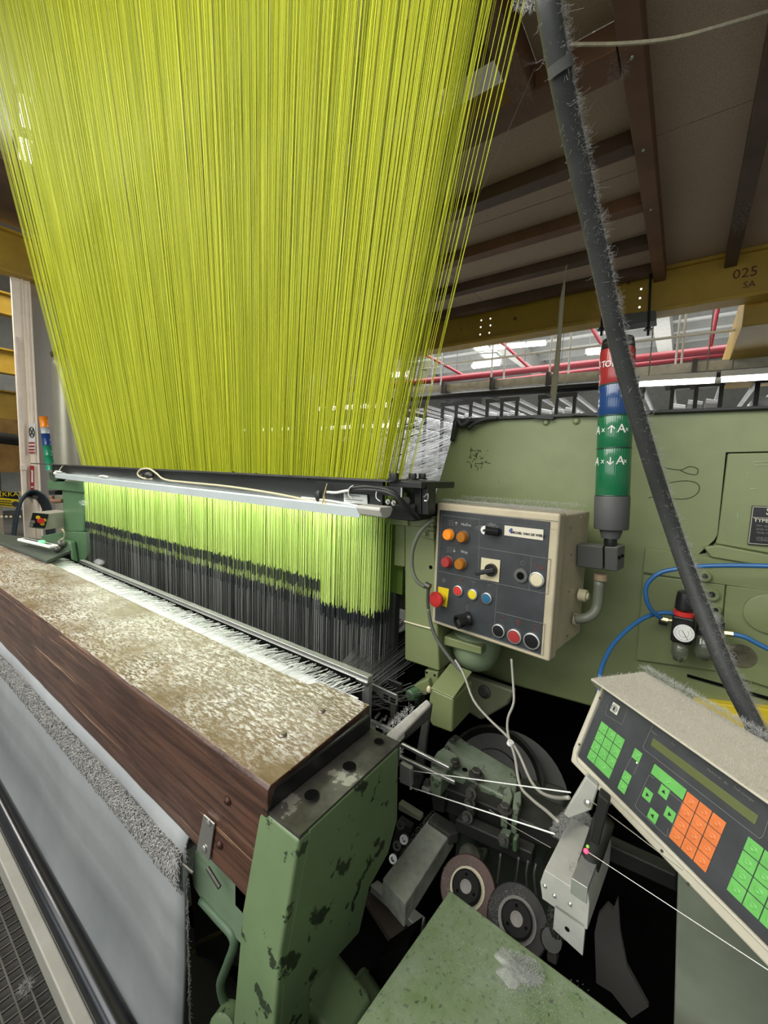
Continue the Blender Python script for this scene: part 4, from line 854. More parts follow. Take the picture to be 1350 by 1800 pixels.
slab([(641, 1262), (690, 1284), (690, 1290), (640, 1270)], (0, .01, 0), Y=.86).build('lower_rail', ALU, tg, .001)
for a, b, l in (((694, 1302), (790, 1350), 'upper chrome rod passing behind the bracket'), ((704, 1331), (800, 1375), 'lower dark chrome rod passing behind the bracket')):
    o = MB().cyl(at(*a, Y=.88), at(*b, Y=.88), .006, 12).build('chrome_rod', STEEL); tag(o, l, 'rod')
o = slab([(702, 1341), (722, 1352), (722, 1385), (702, 1376)], (0, .015, 0), Y=.84).build('aluminium_block', ALU, None, .003); tag(o, 'bright aluminium block right of the big green bracket', 'block')
sp = thing('screwed_plate', 'small pale plate with one hexagon screw below the yarns', 'plate', at(756, 1380, Y=.86))
MB().prism([at(741, 1383, Z=.68), at(755, 1367, Z=.68), at(766, 1376, Z=.68), at(754, 1391, Z=.68)], (0, 0, -.01)).build('plate', ALU, sp, .001)
MB().hexbolt(at(751, 1378, Z=.681), (0, 0, 1), .007, .01).build('hex_screw', GUN, sp)
# ================================================================== LOWER MECHANISM
MO = mat('pale_green_motor_paint', (.20, .26, .16), .45, var=.12, dust=.2)
mo = thing('green_motor', 'rounded green motor housing directly under the control box', 'motor', at(835, 1190, Y=1.3))
MB().lathe(at(838, 1112, Y=1.22), (0, 0, -1), [(0, .075), (.03, .078), (.07, .072), (.10, .058), (.118, .03), (.122, .01)], 28).build('bowl', MO, mo, smooth=True)
slab([(780, 1118), (846, 1138), (846, 1152), (779, 1134)], (0, .14, 0), Y=1.13).build('mount_plate', GREENC, mo, .005)
slab([(788, 1198), (820, 1185), (905, 1215), (893, 1240), (845, 1268), (800, 1240)], (0, .03, 0), Y=1.28).build('bearing_plate', mat('dirty_pale_green_plate', (.13, .14, .085), .5, var=.35, vs=5), mo, .01)
MB().lathe(at(852, 1215, Y=1.28), (0, -1, 0), [(0, .022), (.006, .022), (.008, .015), (.014, .012)], 14).build('washer_bolt', GUN, mo)
wh = thing('dark_hand_wheel', 'large dark round wheel half hidden behind the green casting', 'wheel', at(885, 1350, Y=1.25))
wc = at(868, 1372, Y=1.22); wa = V((.05, -.75, .65))
MB().lathe(wc, wa, [(-.02, .155), (.03, .158), (.036, .148), (.012, .135), (.010, .09), (.022, .085), (.024, .03), (.05, .028), (.052, .01)], 48).build('wheel', DARK, wh)
for k in range(3): 
    a_ = k*2.09+.5; MB().sphere(wc+V((math.cos(a_)*.06, .03*math.sin(a_), .05*math.sin(a_)))+wa*.03, .008, 8, 6).build('wheel_bolt', GUN, wh)
MB().lathe(wc+V((.03, .02, -.05)), wa, [(-.03, .19), (-.0, .195), (.002, .16)], 48).build('outer_drum', mat('grimy_drum', (.030, .034, .028), .6, var=.4), wh)
gc = thing('green_rocker_casting', 'bolted pale green rocker casting lying across the lower mechanism', 'casting', at(830, 1380, Y=1.0))
CASTG = mat('pale_green_rocker_paint', (.13, .175, .115), .5, var=.3, vs=9, chips=1.4, chipcol=(.025, .03, .02), cs=18, dust=.3)
def zp(pts, z): return [at(x, y, Z=z) for x, y in pts]
MB().prism(zp([(788, 1298), (800, 1288), (820, 1302), (905, 1352), (912, 1368), (905, 1410), (800, 1358), (774, 1350), (768, 1330)], .72), (0, 0, -.045)).build('body', CASTG, gc, .007)
MB().prism(zp([(768, 1320), (780, 1312), (806, 1326), (800, 1340), (790, 1352), (775, 1372), (757, 1362), (757, 1338)], .74), (0, 0, -.05)).build('clamp_end', CASTG, gc, .006)
MB().prism(zp([(886, 1385), (898, 1380), (902, 1400), (893, 1424), (882, 1416)], .735), (0, 0, -.055)).build('rib_lug', CASTG, gc, .004)
MB().prism(zp([(904, 1392), (917, 1388), (917, 1410), (910, 1432), (900, 1426)], .735), (0, 0, -.055)).build('rib_lug', CASTG, gc, .004)
for x, y, r in ((785, 1318, .007), (799, 1343, .010), (837, 1363, .013), (887, 1424, .011), (796, 1302, .007)): MB().hexbolt(at(x, y, Z=.735), (0, 0, 1), r, r).build('hex_bolt', GUN, gc)
for x, y in ((817, 1353), (893, 1402)): MB().lathe(at(x, y, Z=.7215), (0, 0, 1), [(0, .007), (.0006, .007)], 12).build('hole', VOID, gc)
db = thing('dark_slide_block', 'black bolted slide block under the green rocker casting', 'machine block', at(820, 1440, Y=.9))
slab([(752, 1372), (915, 1440), (1000, 1480), (1000, 1500), (880, 1470), (765, 1420)], (0, .10, 0), Y=.90).build('slide_body', DARK, db, .005)
slab([(757, 1395), (782, 1404), (780, 1430), (760, 1424)], (0, .05, 0), Y=.88).build('end_lug', DARK, db, .004)
slab([(822, 1385), (834, 1388), (832, 1438), (820, 1434)], (0, .02, 0), Y=.87).build('link', GUN, db, .003)
for x, y in ((828, 1395), (822, 1436), (826, 1412)): MB().hexbolt(at(x, y, Y=.865), (0, -1, .4), .009, .012).build('hex_bolt', GUN, db)
slab([(800, 1440), (935, 1500), (935, 1525), (800, 1462)], (0, .03, 0), Y=.86).build('slotted_bar', DARK, db, .004)
slab([(878, 1464), (895, 1470), (893, 1494), (877, 1488)], (0, .02, 0), Y=.84).build('bolt_lug', GREEND, db, .003); MB().hexbolt(at(885, 1476, Y=.838), (0, -1, .3), .008, .008).build('hex_bolt', GUN, db)
slab([(900, 1474), (909, 1474), (908, 1502), (899, 1498)], (0, .02, 0), Y=.84).build('pale_link', GREEND, db, .006)
gbx = thing('lower_gear_housing', 'dark green gear housing with a round screwed cap behind the two discs', 'machine housing', at(860, 1520, Y=.95))
slab([(800, 1450), (945, 1510), (985, 1620), (900, 1680), (790, 1560)], (0, .3, 0), Y=.97).build('housing', mat('shadowy_green_iron', (.030, .040, .026), .6, var=.3, dust=.2), gbx, .02)
MB().lathe(at(830, 1508, Y=.90), (-.1, -.75, .6), [(0, .028), (.02, .028), (.026, .023), (.023, .017), (.024, .004)], 22).build('round_cap', mat('dirty_cap', (.085, .088, .070), .6, var=.4, vs=40), gbx)
slab([(818, 1515), (842, 1515), (846, 1530), (830, 1540), (816, 1528)], (0, .06, 0), Y=.905).build('cap_neck', GREEND, gbx, .01)
for i, (x0, x1) in enumerate(((872, 868), (904, 900), (921, 930), (935, 945))): o = MB().tube([at(x0+8, 1500+i*6, Y=.84), at(x0+4, 1540, Y=.83), at(x1, 1578+i*4, Y=.83)], .003, 6).build('grease_line', GUN, gbx, smooth=True)
lf = thing('lint_covered_beam', 'flat grey-green beam thick with lint leading down to the lower left', 'beam', (-.455, .83, .5))
LB = mat('linty_grey_green_beam', (.32, .34, .29), .95, var=.3, vs=40, dust=1, dustcol=(.50, .52, .46), bmp=.8, bs=160)
MB().prism(zp([(762, 1428), (800, 1452), (712, 1590), (672, 1544)], .55), (0, 0, -.06)).build('beam', LB, lf, .004)
lint_hair([at(765, 1440, Z=.552), at(740, 1470, Z=.552), at(712, 1520, Z=.552), at(690, 1556, Z=.552)], 1500, .022, .006, 'lint', lf, 17)
MB().prism(zp([(765, 1426), (803, 1450), (806, 1463), (790, 1468), (752, 1442)], .56), (0, 0, -.03)).build('end_block', GUN, lf, .003)
fr = thing('lower_frame_rail', 'bare steel edged lower frame rail between the bracket and the green hood', 'rail', (-.46, .72, .4))
MB().prism(zp([(651, 1555), (664, 1546), (748, 1612), (738, 1634)], .5), (0, 0, -.02)).build('bright_rail', ALU, fr, .002)
MB().prism(zp([(640, 1575), (652, 1562), (735, 1638), (700, 1670)], .47), (0, 0, -.02)).build('rusty_flange', mat('rusty_brown_iron', (.075, .055, .045), .7, var=.3), fr, .002)
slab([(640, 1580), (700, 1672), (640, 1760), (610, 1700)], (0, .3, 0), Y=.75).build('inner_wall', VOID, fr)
for i, (x, y) in enumerate(((693, 1508), (712, 1474), (706, 1448), (700, 1485))):
    o = MB().lathe(at(x, y, Y=.84), (.2, -.8, .5), [(0, .011), (.012, .011), (.012, .006), (.004, .006)], 14).build('ring_bolt', ZINC if i < 2 else GUN, None); tag(o, ['pale ring bolt left of the linty beam, lower', 'pale ring bolt left of the linty beam, upper', 'dull ring bolt just right of the big bracket edge', 'dull ring bolt between two pale ones'][i], 'bolt')
o = slab([(700, 1412), (738, 1436), (738, 1444), (700, 1424)], (0, .02, 0), Y=.9).build('pale_strut', mat('pale_khaki_strut', (.25, .25, .18), .6), None, .002); tag(o, 'short pale strut in the dark gap right of the bracket', 'strut')
o = slab([(688, 1490), (700, 1440), (722, 1455), (712, 1500), (700, 1515)], (0, .02, 0), Y=.90).build('grey_lug_plate', GUN, None, .003); tag(o, 'dull grey lug plate behind the ring bolts', 'plate')
# two discs
HUB = mat('matt_black_hub', (.012, .012, .012), .8, dust=.15, dustcol=(.1, .1, .1), spec=.2)
def disc(c, r, cols, name, label):
    t = thing(name, label, 'disc', c); ax = V((.12, -.62, .78)).normalized()
    MB().lathe(c, ax, [(-.015, r), (.0, r), (.004, r*.96)], 40).build('rim_disc', cols[0], t)
    MB().lathe(c+ax*.004, ax, [(0, r*.62), (.004, r*.62)], 32).build('inner_ring', cols[1], t)
    MB().lathe(c+ax*.008, ax, [(0, r*.50), (.022, r*.50), (.026, r*.44)], 30).build('hub', HUB, t)
    MB().lathe(c+ax*.034, ax, [(0, r*.20), (.002, r*.20), (.002, r*.15), (.0005, r*.15)], 18).build('centre_ring', GUN, t)
    e1 = ax.cross(V((1, 0, 0))).normalized(); e2 = ax.cross(e1)
    for k in range(3): MB().lathe(c+ax*.034+(e1*math.cos(k*2.1+.3)+e2*math.sin(k*2.1+.3))*r*.33, ax, [(0, r*.05), (.001, r*.05)], 8).build('pin_hole', VOID, t)
    lint_hair([c+ax*.01+e1*r*.8, c+ax*.01+e2*r*.8, c+ax*.01-e1*r*.7], 500, .012, .008, 'lint', t, 21, thick=.0003)
disc(at(822, 1562, Z=.60), .060, (mat('brown_red_disc', (.10, .055, .048), .6, var=.25, vs=20), CREAM, BLACK), 'brake_disc', 'brown-red disc with cream ring and black hub above the hood corner')
disc(at(909, 1618, Z=.60), .060, (mat('dusty_black_disc', (.03, .029, .03), .7, var=.5, vs=20), GUN, BLACK), 'tension_disc', 'dusty black disc with dark hub right of the brown-red one')
# pipe arm
pa = thing('pipe_arm', 'dark linty pipe arm slanting down from the yarn sensor to the discs', 'arm', at(1000, 1600, Y=.7))
MB().tube([at(1062, 1440, Y=.80), at(1035, 1520, Y=.78), at(1010, 1570, Y=.76), at(968, 1652, Y=.74)], .017, 12, 2).build('pipe', DARK, pa, smooth=True)
MB().lathe(at(968, 1650, Y=.735), (.2, -.6, .6), [(-.02, .016), (.0, .019), (.016, .017)], 14).build('knuckle', DARK, pa)
slab([(962, 1655), (980, 1662), (978, 1700), (960, 1690)], (0, .02, 0), Y=.73).build('tail_plate', GUN, pa, .004)
lint_hair([at(1030, 1520, Y=.76), at(970, 1640, Y=.73)], 500, .02, .015, 'lint', pa, 23, m=strand_mat('dark_lint', (.08, .08, .08), (.2, .2, .2), .9))
# ================================================================== GREEN HOOD
hd = thing('green_hood', 'specked green sheet metal hood with a lint patch at the bottom of the picture', 'cover', (-.1, .4, .66))
HZ = .70
MB().prism([at(791, 1563, Z=HZ), at(1103, 1797, Z=HZ), (.30, .655, HZ), (.30, .15, HZ), (-.325, .15, HZ), at(625, 1800, Z=HZ)], (0, 0, -.03)).build('lid', GREENH, hd, .004)
MB().prism([(-.298, .655, HZ-.03), (-.298, .16, HZ-.03), (-.298, .16, .3), (-.298, .60, .3)], (.006, 0, 0)).build('side_wall', GREEND, hd)
lint_hair([at(895, 1690, Z=HZ+.002), at(940, 1710, Z=HZ+.002), at(900, 1725, Z=HZ+.002)], 2200, .016, .008, 'lint_patch', hd, 25)
LP = MB(); g = np.random.default_rng(77); c0 = at(905, 1705, Z=HZ); e1 = (at(935, 1720, Z=HZ)-c0); e2 = V((-e1.y, e1.x, 0)); vs = [c0+V((0, 0, .006))]; NN = 26
for ring_, hh in ((.45, .005), (.8, .003), (1.15, -.001)):
    for i in range(NN):
        a_ = 6.283*i/NN; q = ring_*(1+.28*math.sin(a_*3+1)+.14*math.sin(a_*7)); vs.append(c0+e1*q*math.cos(a_)*1.2+e2*q*math.sin(a_)*.8+V((0, 0, hh+g.normal()*.0008 if hh > 0 else hh)))
fs = [(0, 1+i, 1+(i+1) % NN) for i in range(NN)]+[(1+k*NN+i, 1+(k+1)*NN+i, 1+(k+1)*NN+(i+1) % NN, 1+k*NN+(i+1) % NN) for k in range(2) for i in range(NN)]
LP.add(vs, fs); LP.build('lint_clump', mat('soft_white_lint', (.34, .36, .33), 1.0, var=.25, vs=90, bmp=.8, bs=300), hd, smooth=True)
lint_hair([at(800, 1700, Z=HZ+.001), at(960, 1760, Z=HZ+.001), at(900, 1790, Z=HZ+.001), at(1020, 1780, Z=HZ+.001)], 1500, .035, .006, 'lint_dust', hd, 26, thick=.0003)
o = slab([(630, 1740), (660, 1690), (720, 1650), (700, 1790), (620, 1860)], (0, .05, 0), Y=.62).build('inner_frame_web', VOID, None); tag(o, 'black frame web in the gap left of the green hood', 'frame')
# ================================================================== YARN SENSOR
ys_ = thing('yarn_sensor', 'white metal yarn sensor block wrapped in lint with a red indicator light', 'sensor', at(1000, 1500, Y=.62))
WM = mat('greyish_white_casting', (.44, .44, .41), .5, var=.12, vs=20, chips=.15, dust=.4)
A = at(957, 1529, Z=.80); Bq = at(1004, 1436, Z=.80); ex = (Bq-A); Lx = ex.length; ex.normalize(); ey = V((ex.y, -ex.x, 0)); ez = V((0, 0, 1))
if ey.x < 0: ey = -ey
pr = [(a*1.45, b*1.45) for a, b in ((0, 0), (.030, .0), (.034, .012), (.048, .012), (.052, -.006), (.052, -.040), (0, -.040), (-.004, -.02))]
MB().prism([A+ey*a+ez*b for a, b in pr], ex*Lx).build('body', WM, ys_, .0015)
MB().prism([A+ey*.045+ez*.019-ex*.002, A+ey*.071+ez*.019-ex*.002, A+ey*.071+ez*-.01-ex*.002, A+ey*.045+ez*-.01-ex*.002], ex*(Lx+.004)).build('side_rail', ALU, ys_, .001)
for a, b in ((.003, -.03), (.046, -.032), (.02, -.036)): MB().hexbolt(A+ey*a+ez*b, -ex, .0025, .002).build('screw', STEEL, ys_)
MB().prism([A+ey*.022+ez*-.05, A+ey*.072+ez*-.05, A+ey*.072+ez*-.110, A+ey*.022+ez*-.10], ex*.006).build('mount_foot', WM, ys_, .001)
MB().lathe(A+ey*.045+ez*-.08-ex*.001, -ex, [(0, .004), (.0005, .004)], 10).build('hole', VOID, ys_)
rl = at(1030, 1496, Y=.60); MB().sphere(rl, .0032, 10, 8).build('red_light', emit('red_indicator_light', (1, .02, .05), 7), ys_); MB().sphere(at(1033, 1488, Y=.60), .0022, 8, 6).build('green_light', emit('dim_green_light', (.2, .5, .05), .6), ys_)
lint_hair([at(978, 1462, Z=.81), at(1000, 1436, Z=.82), at(1030, 1440, Z=.80), at(1046, 1470, Z=.78), at(1050, 1510, Z=.76)], 2600, .011, .014, 'lint', ys_, 27)
slab([(1030, 1365), (1052, 1385), (1040, 1425), (1022, 1432), (1000, 1440), (990, 1432)], (0, .015, 0), Y=.72).build('support_bar', WM, ys_, .003)
slab([(1052, 1395), (1072, 1412), (1052, 1490), (1038, 1480)], (0, .02, 0), Y=.68).build('dark_support', DARK, ys_, .003)
MB().hexbolt(at(1033, 1412, Y=.655), (0, -1, 0), .004, .003).build('screw', STEEL, ys_)
# yarns
def yarn(p, label, r=.0011, Y=None, m=YARN):
    o = MB().tube(p, r, 6, 1).build('weft_yarn', m); tag(o, label, 'yarn')
yarn([at(726, 1355, Y=.90), at(1003, 1393, Y=.66)], 'upper taut white weft yarn from the strap to the terminal arm')
yarn([at(702, 1368, Y=.85), at(722, 1384, Y=.88), at(975, 1466, Y=.66)], 'lower taut white weft yarn ending at the sensor', .0013)
yarn([at(1028, 1494, Y=.62), at(1350, 1705, Y=.45)], 'white weft yarn running from the sensor to the lower right', .0004)
yarn([at(1035, 1405, Y=.72), at(1115, 1465, Y=.66), at(1200, 1530, Y=.6)], 'faint weft yarn passing under the keypad terminal', .0006, m=CABLE)
yarn([at(860, 1423, Y=.84), at(900, 1452, Y=.80), at(968, 1490, Y=.72)], 'thin dull weft yarn below the two taut ones', .0006, m=CABLE)
# cables
for pts_, l in (([(800, 1160), (815, 1185), (832, 1230), (858, 1262), (893, 1296), (912, 1325), (932, 1370), (950, 1392), (975, 1402), (1000, 1402)], 'grey-white cable curving from under the control box to the terminal arm'),
                ([(899, 1158), (902, 1200), (903, 1235), (893, 1262), (893, 1290), (905, 1330), (914, 1380), (935, 1405), (960, 1425), (982, 1445)], 'grey-white cable dropping from the control box and ending at the lint-wrapped sensor')):
    n_ = len(pts_); o = MB().tube([at(x, y, Y=1.0-.34*(i/(n_-1))**1.3) for i, (x, y) in enumerate(pts_)], .0030, 8).build('signal_cable', CABLE, None, smooth=True); tag(o, l, 'cable')
o = MB().lathe(at(897, 1306, Y=.86), (.3, 0, 1), [(-.004, .007), (.004, .007)], 12).build('cable_tie', WHITE); tag(o, 'white cable tie joining the two grey-white cables', 'cable tie')
o = MB().tube([at(763, 913, Y=1.05), at(742, 930, Y=1.03), at(727, 960, Y=1.02), at(724, 995, Y=1.02), at(732, 1020, Y=1.02), at(748, 1032, Y=1.03)], .0062, 10).build('corrugated_conduit', mat('green_grey_conduit', (.12, .14, .10), .5), None, smooth=True); tag(o, 'green-grey corrugated conduit looping left of the control box', 'conduit')
MB().cyl(at(748, 1028, Y=1.03), at(756, 1032, Y=1.03), .010, 12).build('gland', GUN, o); MB().tube([at(753, 1036, Y=1.03), at(752, 1052, Y=1.03), at(753, 1070, Y=1.03)], .005, 8).build('threaded_tail', GUN, o)
o = MB().tube([at(753, 1070, Y=1.03), at(757, 1095, Y=1.03), at(766, 1120, Y=1.03), at(782, 1145, Y=1.03), at(800, 1168, Y=1.03), at(812, 1180, Y=1.03)], .0052, 8).build('grey_conduit', mat('grey_conduit', (.09, .095, .085), .5), None, smooth=True); tag(o, 'dark grey conduit running down from the left edge of the control box', 'conduit')
#PART5
# ================================================================== CONTROL BOX
kb = thing('control_box', 'beige control box with dark slate panel of lamps and push buttons', 'control box', (-.42, 1.1, 1.03))
Ld = V((-.9925, .122, 0)).normalized(); Dd = V((.122, .9925, 0)).normalized(); Zd = V((0, 0, 1)); Rd = -Ld
CA = V((-.235, 1.05, 1.412)); CW, CH, CD = .365, .375, .25; Nc = -Dd
def cbp(u, z, d=0): return CA+Ld*(CW-u)+Zd*(z-CH)-Dd*d   # u from left edge, z from bottom, d towards viewer
MB().prism([cbp(0, 0, 0), cbp(CW, 0, 0), cbp(CW, CH, 0), cbp(0, CH, 0)], Dd*.045).build('door', BEIGE, kb, .006, seg=3)
MB().prism([cbp(.006, .006, -.05), cbp(CW-.006, .006, -.05), cbp(CW-.006, CH-.006, -.05), cbp(.006, CH-.006, -.05)], Dd*(CD-.05)).build('enclosure', BEIGE, kb, .006)
MB().prism([cbp(.01, .01, -.044), cbp(CW-.01, .01, -.044), cbp(CW-.01, CH-.01, -.044), cbp(.01, CH-.01, -.044)], Dd*.01).build('door_seal', RUB, kb)
MB().prism([cbp(.012, .012, .002), cbp(CW-.022, .012, .002), cbp(CW-.022, CH-.022, .002), cbp(.012, CH-.022, .002)], Dd*.004).build('slate_panel', PANEL, kb, .001)
def cb(x, y, lift=.0025):
    return at(720+x/3.375, 860+y/3.375, P=CA+Nc*lift, N=np.array(Nc))
def lathe_cb(name, x, y, prof, m, par=kb, n=24, smooth=False): return MB().lathe(cb(x, y), Nc, prof, n).build(name, m, par, smooth=smooth)
def lens(x, y, m, name='indicator_lamp'):
    b_ = lathe_cb(name, x, y, [(0, .0185), (.003, .0185), (.004, .016)], GREY)
    lathe_cb('lens', x, y, [(.003, .0165), (.014, .0165), (.019, .0135), (.0195, .004)], m, b_)
lens(240, 268, ORA); lens(322, 282, ORAD); lens(230, 430, DRED); lens(310, 442, ORAD)
def push(x, y, m, ring=WHITE, r=.0155, name='push_button'):
    b_ = lathe_cb(name, x, y, [(0, r), (.006, r), (.007, r*.86), (.004, r*.82)], ring)
    lathe_cb('button_cap', x, y, [(.003, r*.8), (.0065, r*.8), (.007, r*.6)], m, b_)
push(291, 601, RED, ALU); push(377, 623, YEL, ALU); push(461, 645, BLU, ALU); push(757, 535, CREAM, ALU, .0195)
push(531, 838, BLKP, ALU, .0185); push(625, 871, DRED, ALU, .0195); push(727, 899, BLKP, ALU, .0215)
s_ = lathe_cb('key_socket', 663, 512, [(0, .0185), (.005, .0185), (.006, .016), (.006, .0095)], GREY); lathe_cb('socket_hole', 663, 512, [(.0055, .010), (.0065, .010)], VOID, s_)
k_ = MB().cyl(cb(520, 252), cb(520, 252)+Nc*.006, .013, 20).build('key_switch', BLKP, kb)
MB().cyl(cb(520, 252, .006), cb(445, 243, .028), .012, 20).build('switch_barrel', BLKP, k_); MB().lathe(cb(445, 243, .028), Nc, [(0, .012), (.001, .0115)], 20).build('switch_face', WHITE, k_)
m = MB(); m.prism([cb(430, 248, .031), cb(460, 250, .031), cb(452, 240, .031), cb(445, 236, .031), cb(438, 239, .031)], Nc*.0006); m.build('switch_mark', INKB, k_)
lp = MB().prism([cb(565, 214), cb(796, 240), cb(793, 304), cb(563, 273)], Nc*.0018).build('logo_plate', mat('cream_logo_plate', (.62, .58, .48), .4, var=.04), kb, .0005)
rt = (cb(795, 303)-cb(563, 273)).normalized()
text('MICHEL VAN DE WIELE', cb(700, 267, .0050), rt, Zd, .0085, INKB, lp, 'logo_lettering', bold=.00025)
c = cb(600, 246, .005); MB().prism([c+rt*a+Zd*b for a, b in ((-.005, 0), (-.0005, .007), (-.0005, -.007))], Nc*.0006).build('logo_mark', INKBL, lp)
MB().prism([c+rt*a+Zd*b for a, b in ((.0008, .007), (.0035, .0065), (.0055, .003), (.0035, .0), (.0028, -.007), (.0008, -.007))], Nc*.0006).build('logo_mark', INKBL, lp)
sp_ = MB().prism([cb(428, 404), cb(541, 421), cb(532, 552), cb(421, 533)], Nc*.003).build('selector_switch', CREAM, kb, .001)
MB().lathe(cb(487, 478, .005), Nc, [(0, .018), (.010, .017)], 20).build('selector_base', BLKP, sp_)
a_ = cb(505, 480, .018); b_ = cb(392, 498, .034); dd = (b_-a_).normalized(); m = MB(); m.obox((a_+b_)/2, dd, Nc, dd.cross(Nc), (b_-a_).length/2, .006, .007); m.build('selector_handle', BLKP, sp_, .003)
ep = MB().prism([cb(172, 576), cb(236, 591), cb(222, 700), cb(168, 680)], Nc*.0025).build('yellow_backplate', YEL, kb, .0005)
MB().cyl(cb(200, 640, .004), cb(165, 652, .030), .012, 18).build('stop_stem', YEL, ep)
q_ = cb(155, 655, .032); MB().lathe(q_-Nc*.004, Nc, [(-.010, .015), (-.004, .0225), (.006, .0235), (.011, .020), (.0125, .008)], 28).build('emergency_stop_button', RED, ep, smooth=False)
MB().lathe(q_+Nc*.0075, Nc, [(0, .0165), (.001, .0165), (.001, .015)], 24, cap=False).build('stop_arrow_ring', DRED, ep)
gp_ = MB().cyl(cb(360, 765, .0), cb(340, 770, .006), .020, 20).build('guarded_button', BLKP, kb)
MB().lathe(cb(345, 770, .004), (cb(285, 788, .035)-cb(345, 770, .004)), [(0, .018), (.034, .020), (.036, .0195), (.036, .015), (.026, .014)], 22).build('guard_ring', BLKP, gp_); MB().lathe(cb(300, 785, .022), Nc, [(0, .009), (.004, .009)], 16).build('inner_button', GUN, gp_)
m = MB()
def line(*p, r=.0006): 
    for i in range(len(p)-1): m.cyl(cb(*p[i], .0024), cb(*p[i+1], .0024), r, 4)
line((190, 153), (416, 180), (408, 525)); line((190, 153), (168, 480), (150, 780), (495, 888)); line((410, 345), (838, 415), (820, 622)); line((724, 396), (708, 600)); line((168, 484), (520, 560), (820, 622)); line((520, 560), (498, 888)); line((512, 727), (803, 800), (790, 985)); line((498, 888), (790, 985)); line((178, 122), (880, 190)); line((416, 180), (880, 240), r=.0002)
m.build('outline_print', INKD, kb)
text('NoDet', cb(335, 211, .003), rt, Zd, .0115, INK, kb, 'panel_lettering'); text('Wait', cb(324, 373, .003), rt, Zd, .0115, INK, kb, 'panel_lettering')
text('Quit', cb(778, 465, .003), rt, Zd, .0105, INKR, kb, 'panel_lettering')
m = MB()
def icon_loom(x, y, up):
    for dy in (-12, 0, 12): m.cyl(cb(x-18, y+dy, .0024), cb(x+18, y+dy+3, .0024), .0004, 4)
    for dx in (-8, 8): m.cyl(cb(x+dx, y-18, .0024), cb(x+dx, y+18, .0024), .0004, 4)
icon_loom(246, 198, 1); m.build('panel_symbol', INKD, kb); m = MB(); icon_loom(236, 358, 0); m.build('panel_symbol', INKD, kb)
m = MB(); m.prism([cb(277, 192, .0026), cb(286, 203, .0026), cb(268, 201, .0026)], Nc*.0004); m.cyl(cb(277, 200, .0026), cb(276, 217, .0026), .0006, 4); m.prism([cb(265, 375, .0026), cb(257, 363, .0026), cb(273, 365, .0026)], Nc*.0004); m.cyl(cb(265, 347, .0026), cb(265, 364, .0026), .0006, 4); m.build('arrow_symbol', INK, kb)
def circ(x, y, r, mt, tri=False, name='ring_symbol'):
    m = MB(); c = cb(x, y, .0026); P = [c+(rt*math.cos(a)+Zd*math.sin(a))*r for a in np.linspace(0, 6.283, 17)]
    for i in range(16): m.cyl(P[i], P[i+1], .0005, 4)
    if tri:
        T = [c+(rt*math.cos(a)+Zd*math.sin(a))*r*.8 for a in (-1.57, .52, 2.62)]
        for i in range(3): m.cyl(T[i], T[(i+1) % 3], .0005, 4)
    m.build(name, mt, kb)
for x, y, tr in ((550, 764, 0), (645, 790, 1), (746, 820, 0)): circ(x, y, .0065, INKR, tr)
circ(203, 541, .0055, INKD, 1); circ(311, 537, .0045, INKR, 1); circ(671, 438, .0055, INKD); circ(750, 445, .004, INKR)
m = MB(); c = cb(343, 703, .0026); T = [c+rt*a+Zd*b for a, b in ((0, .009), (.0055, 0), (0, -.009), (-.0055, 0))]
for i in range(4): m.cyl(T[i], T[(i+1) % 4], .0005, 4)
m.cyl(T[0]+rt*-.001, T[2]+rt*-.001, .0005, 4); m.cyl(cb(365, 548, .0026), cb(392, 552, .0026), .0005, 4); m.cyl(cb(378, 550, .0026), cb(376, 572, .0026), .0005, 4); m.cyl(cb(462, 566, .0026), cb(486, 570, .0026), .0005, 4); m.cyl(cb(466, 568, .0026), cb(464, 590, .0026), .0005, 4); m.build('start_symbol', INKD, kb)
# side fittings
SP = CA
def cs_(x, y, lift=0):
    return at(x, y, P=CA+Rd*lift, N=np.array(Rd))
MB().lathe(cs_(1018, 1045), Rd, [(0, .017), (.02, .017), (.022, .010), (.026, .009)], 16).build('cable_gland', CREAM, kb); MB().lathe(cs_(1010, 1088, -.0), Rd, [(0, .017), (.014, .017)], 12).build('cable_gland', BEIGE, kb)
MB().tube([at(1012, 1088, Y=1.2), at(1030, 1086, Y=1.2), at(1043, 1078, Y=1.21), at(1050, 1062, Y=1.22), at(1053, 1020, Y=1.22)], .013, 12).build('plastic_elbow', mat('dirty_translucent_tube', (.16, .17, .13), .4), kb, smooth=True)
MB().lathe(at(1056, 1013, Y=1.22), (0, 0, 1), [(-.010, .017), (.006, .017)], 16).build('cream_collar', mat('tan_collar', (.30, .22, .14), .6), kb)
for x, y in ((1004, 975), (1000, 1040), (997, 1118), (1003, 928)): MB().lathe(cs_(x, y), Rd, [(0, .003), (.001, .003)], 8).build('rivet', RUST, kb)
lint_hair([cbp(.0, CH, -.02), cbp(CW, CH, -.02)], 2600, .010, .012, 'lint', kb, 33, up=.8, thick=.0003); lint_hair([cbp(.01, CH, -.12), cbp(CW, CH, -.15)], 1800, .02, .012, 'lint', kb, 34, up=.6, thick=.0003)
lint_hair([cb(470, 215, .01), cb(510, 225, .012), cb(385, 232, .01)], 220, .006, .012, 'lint', kb, 35, thick=.0003)
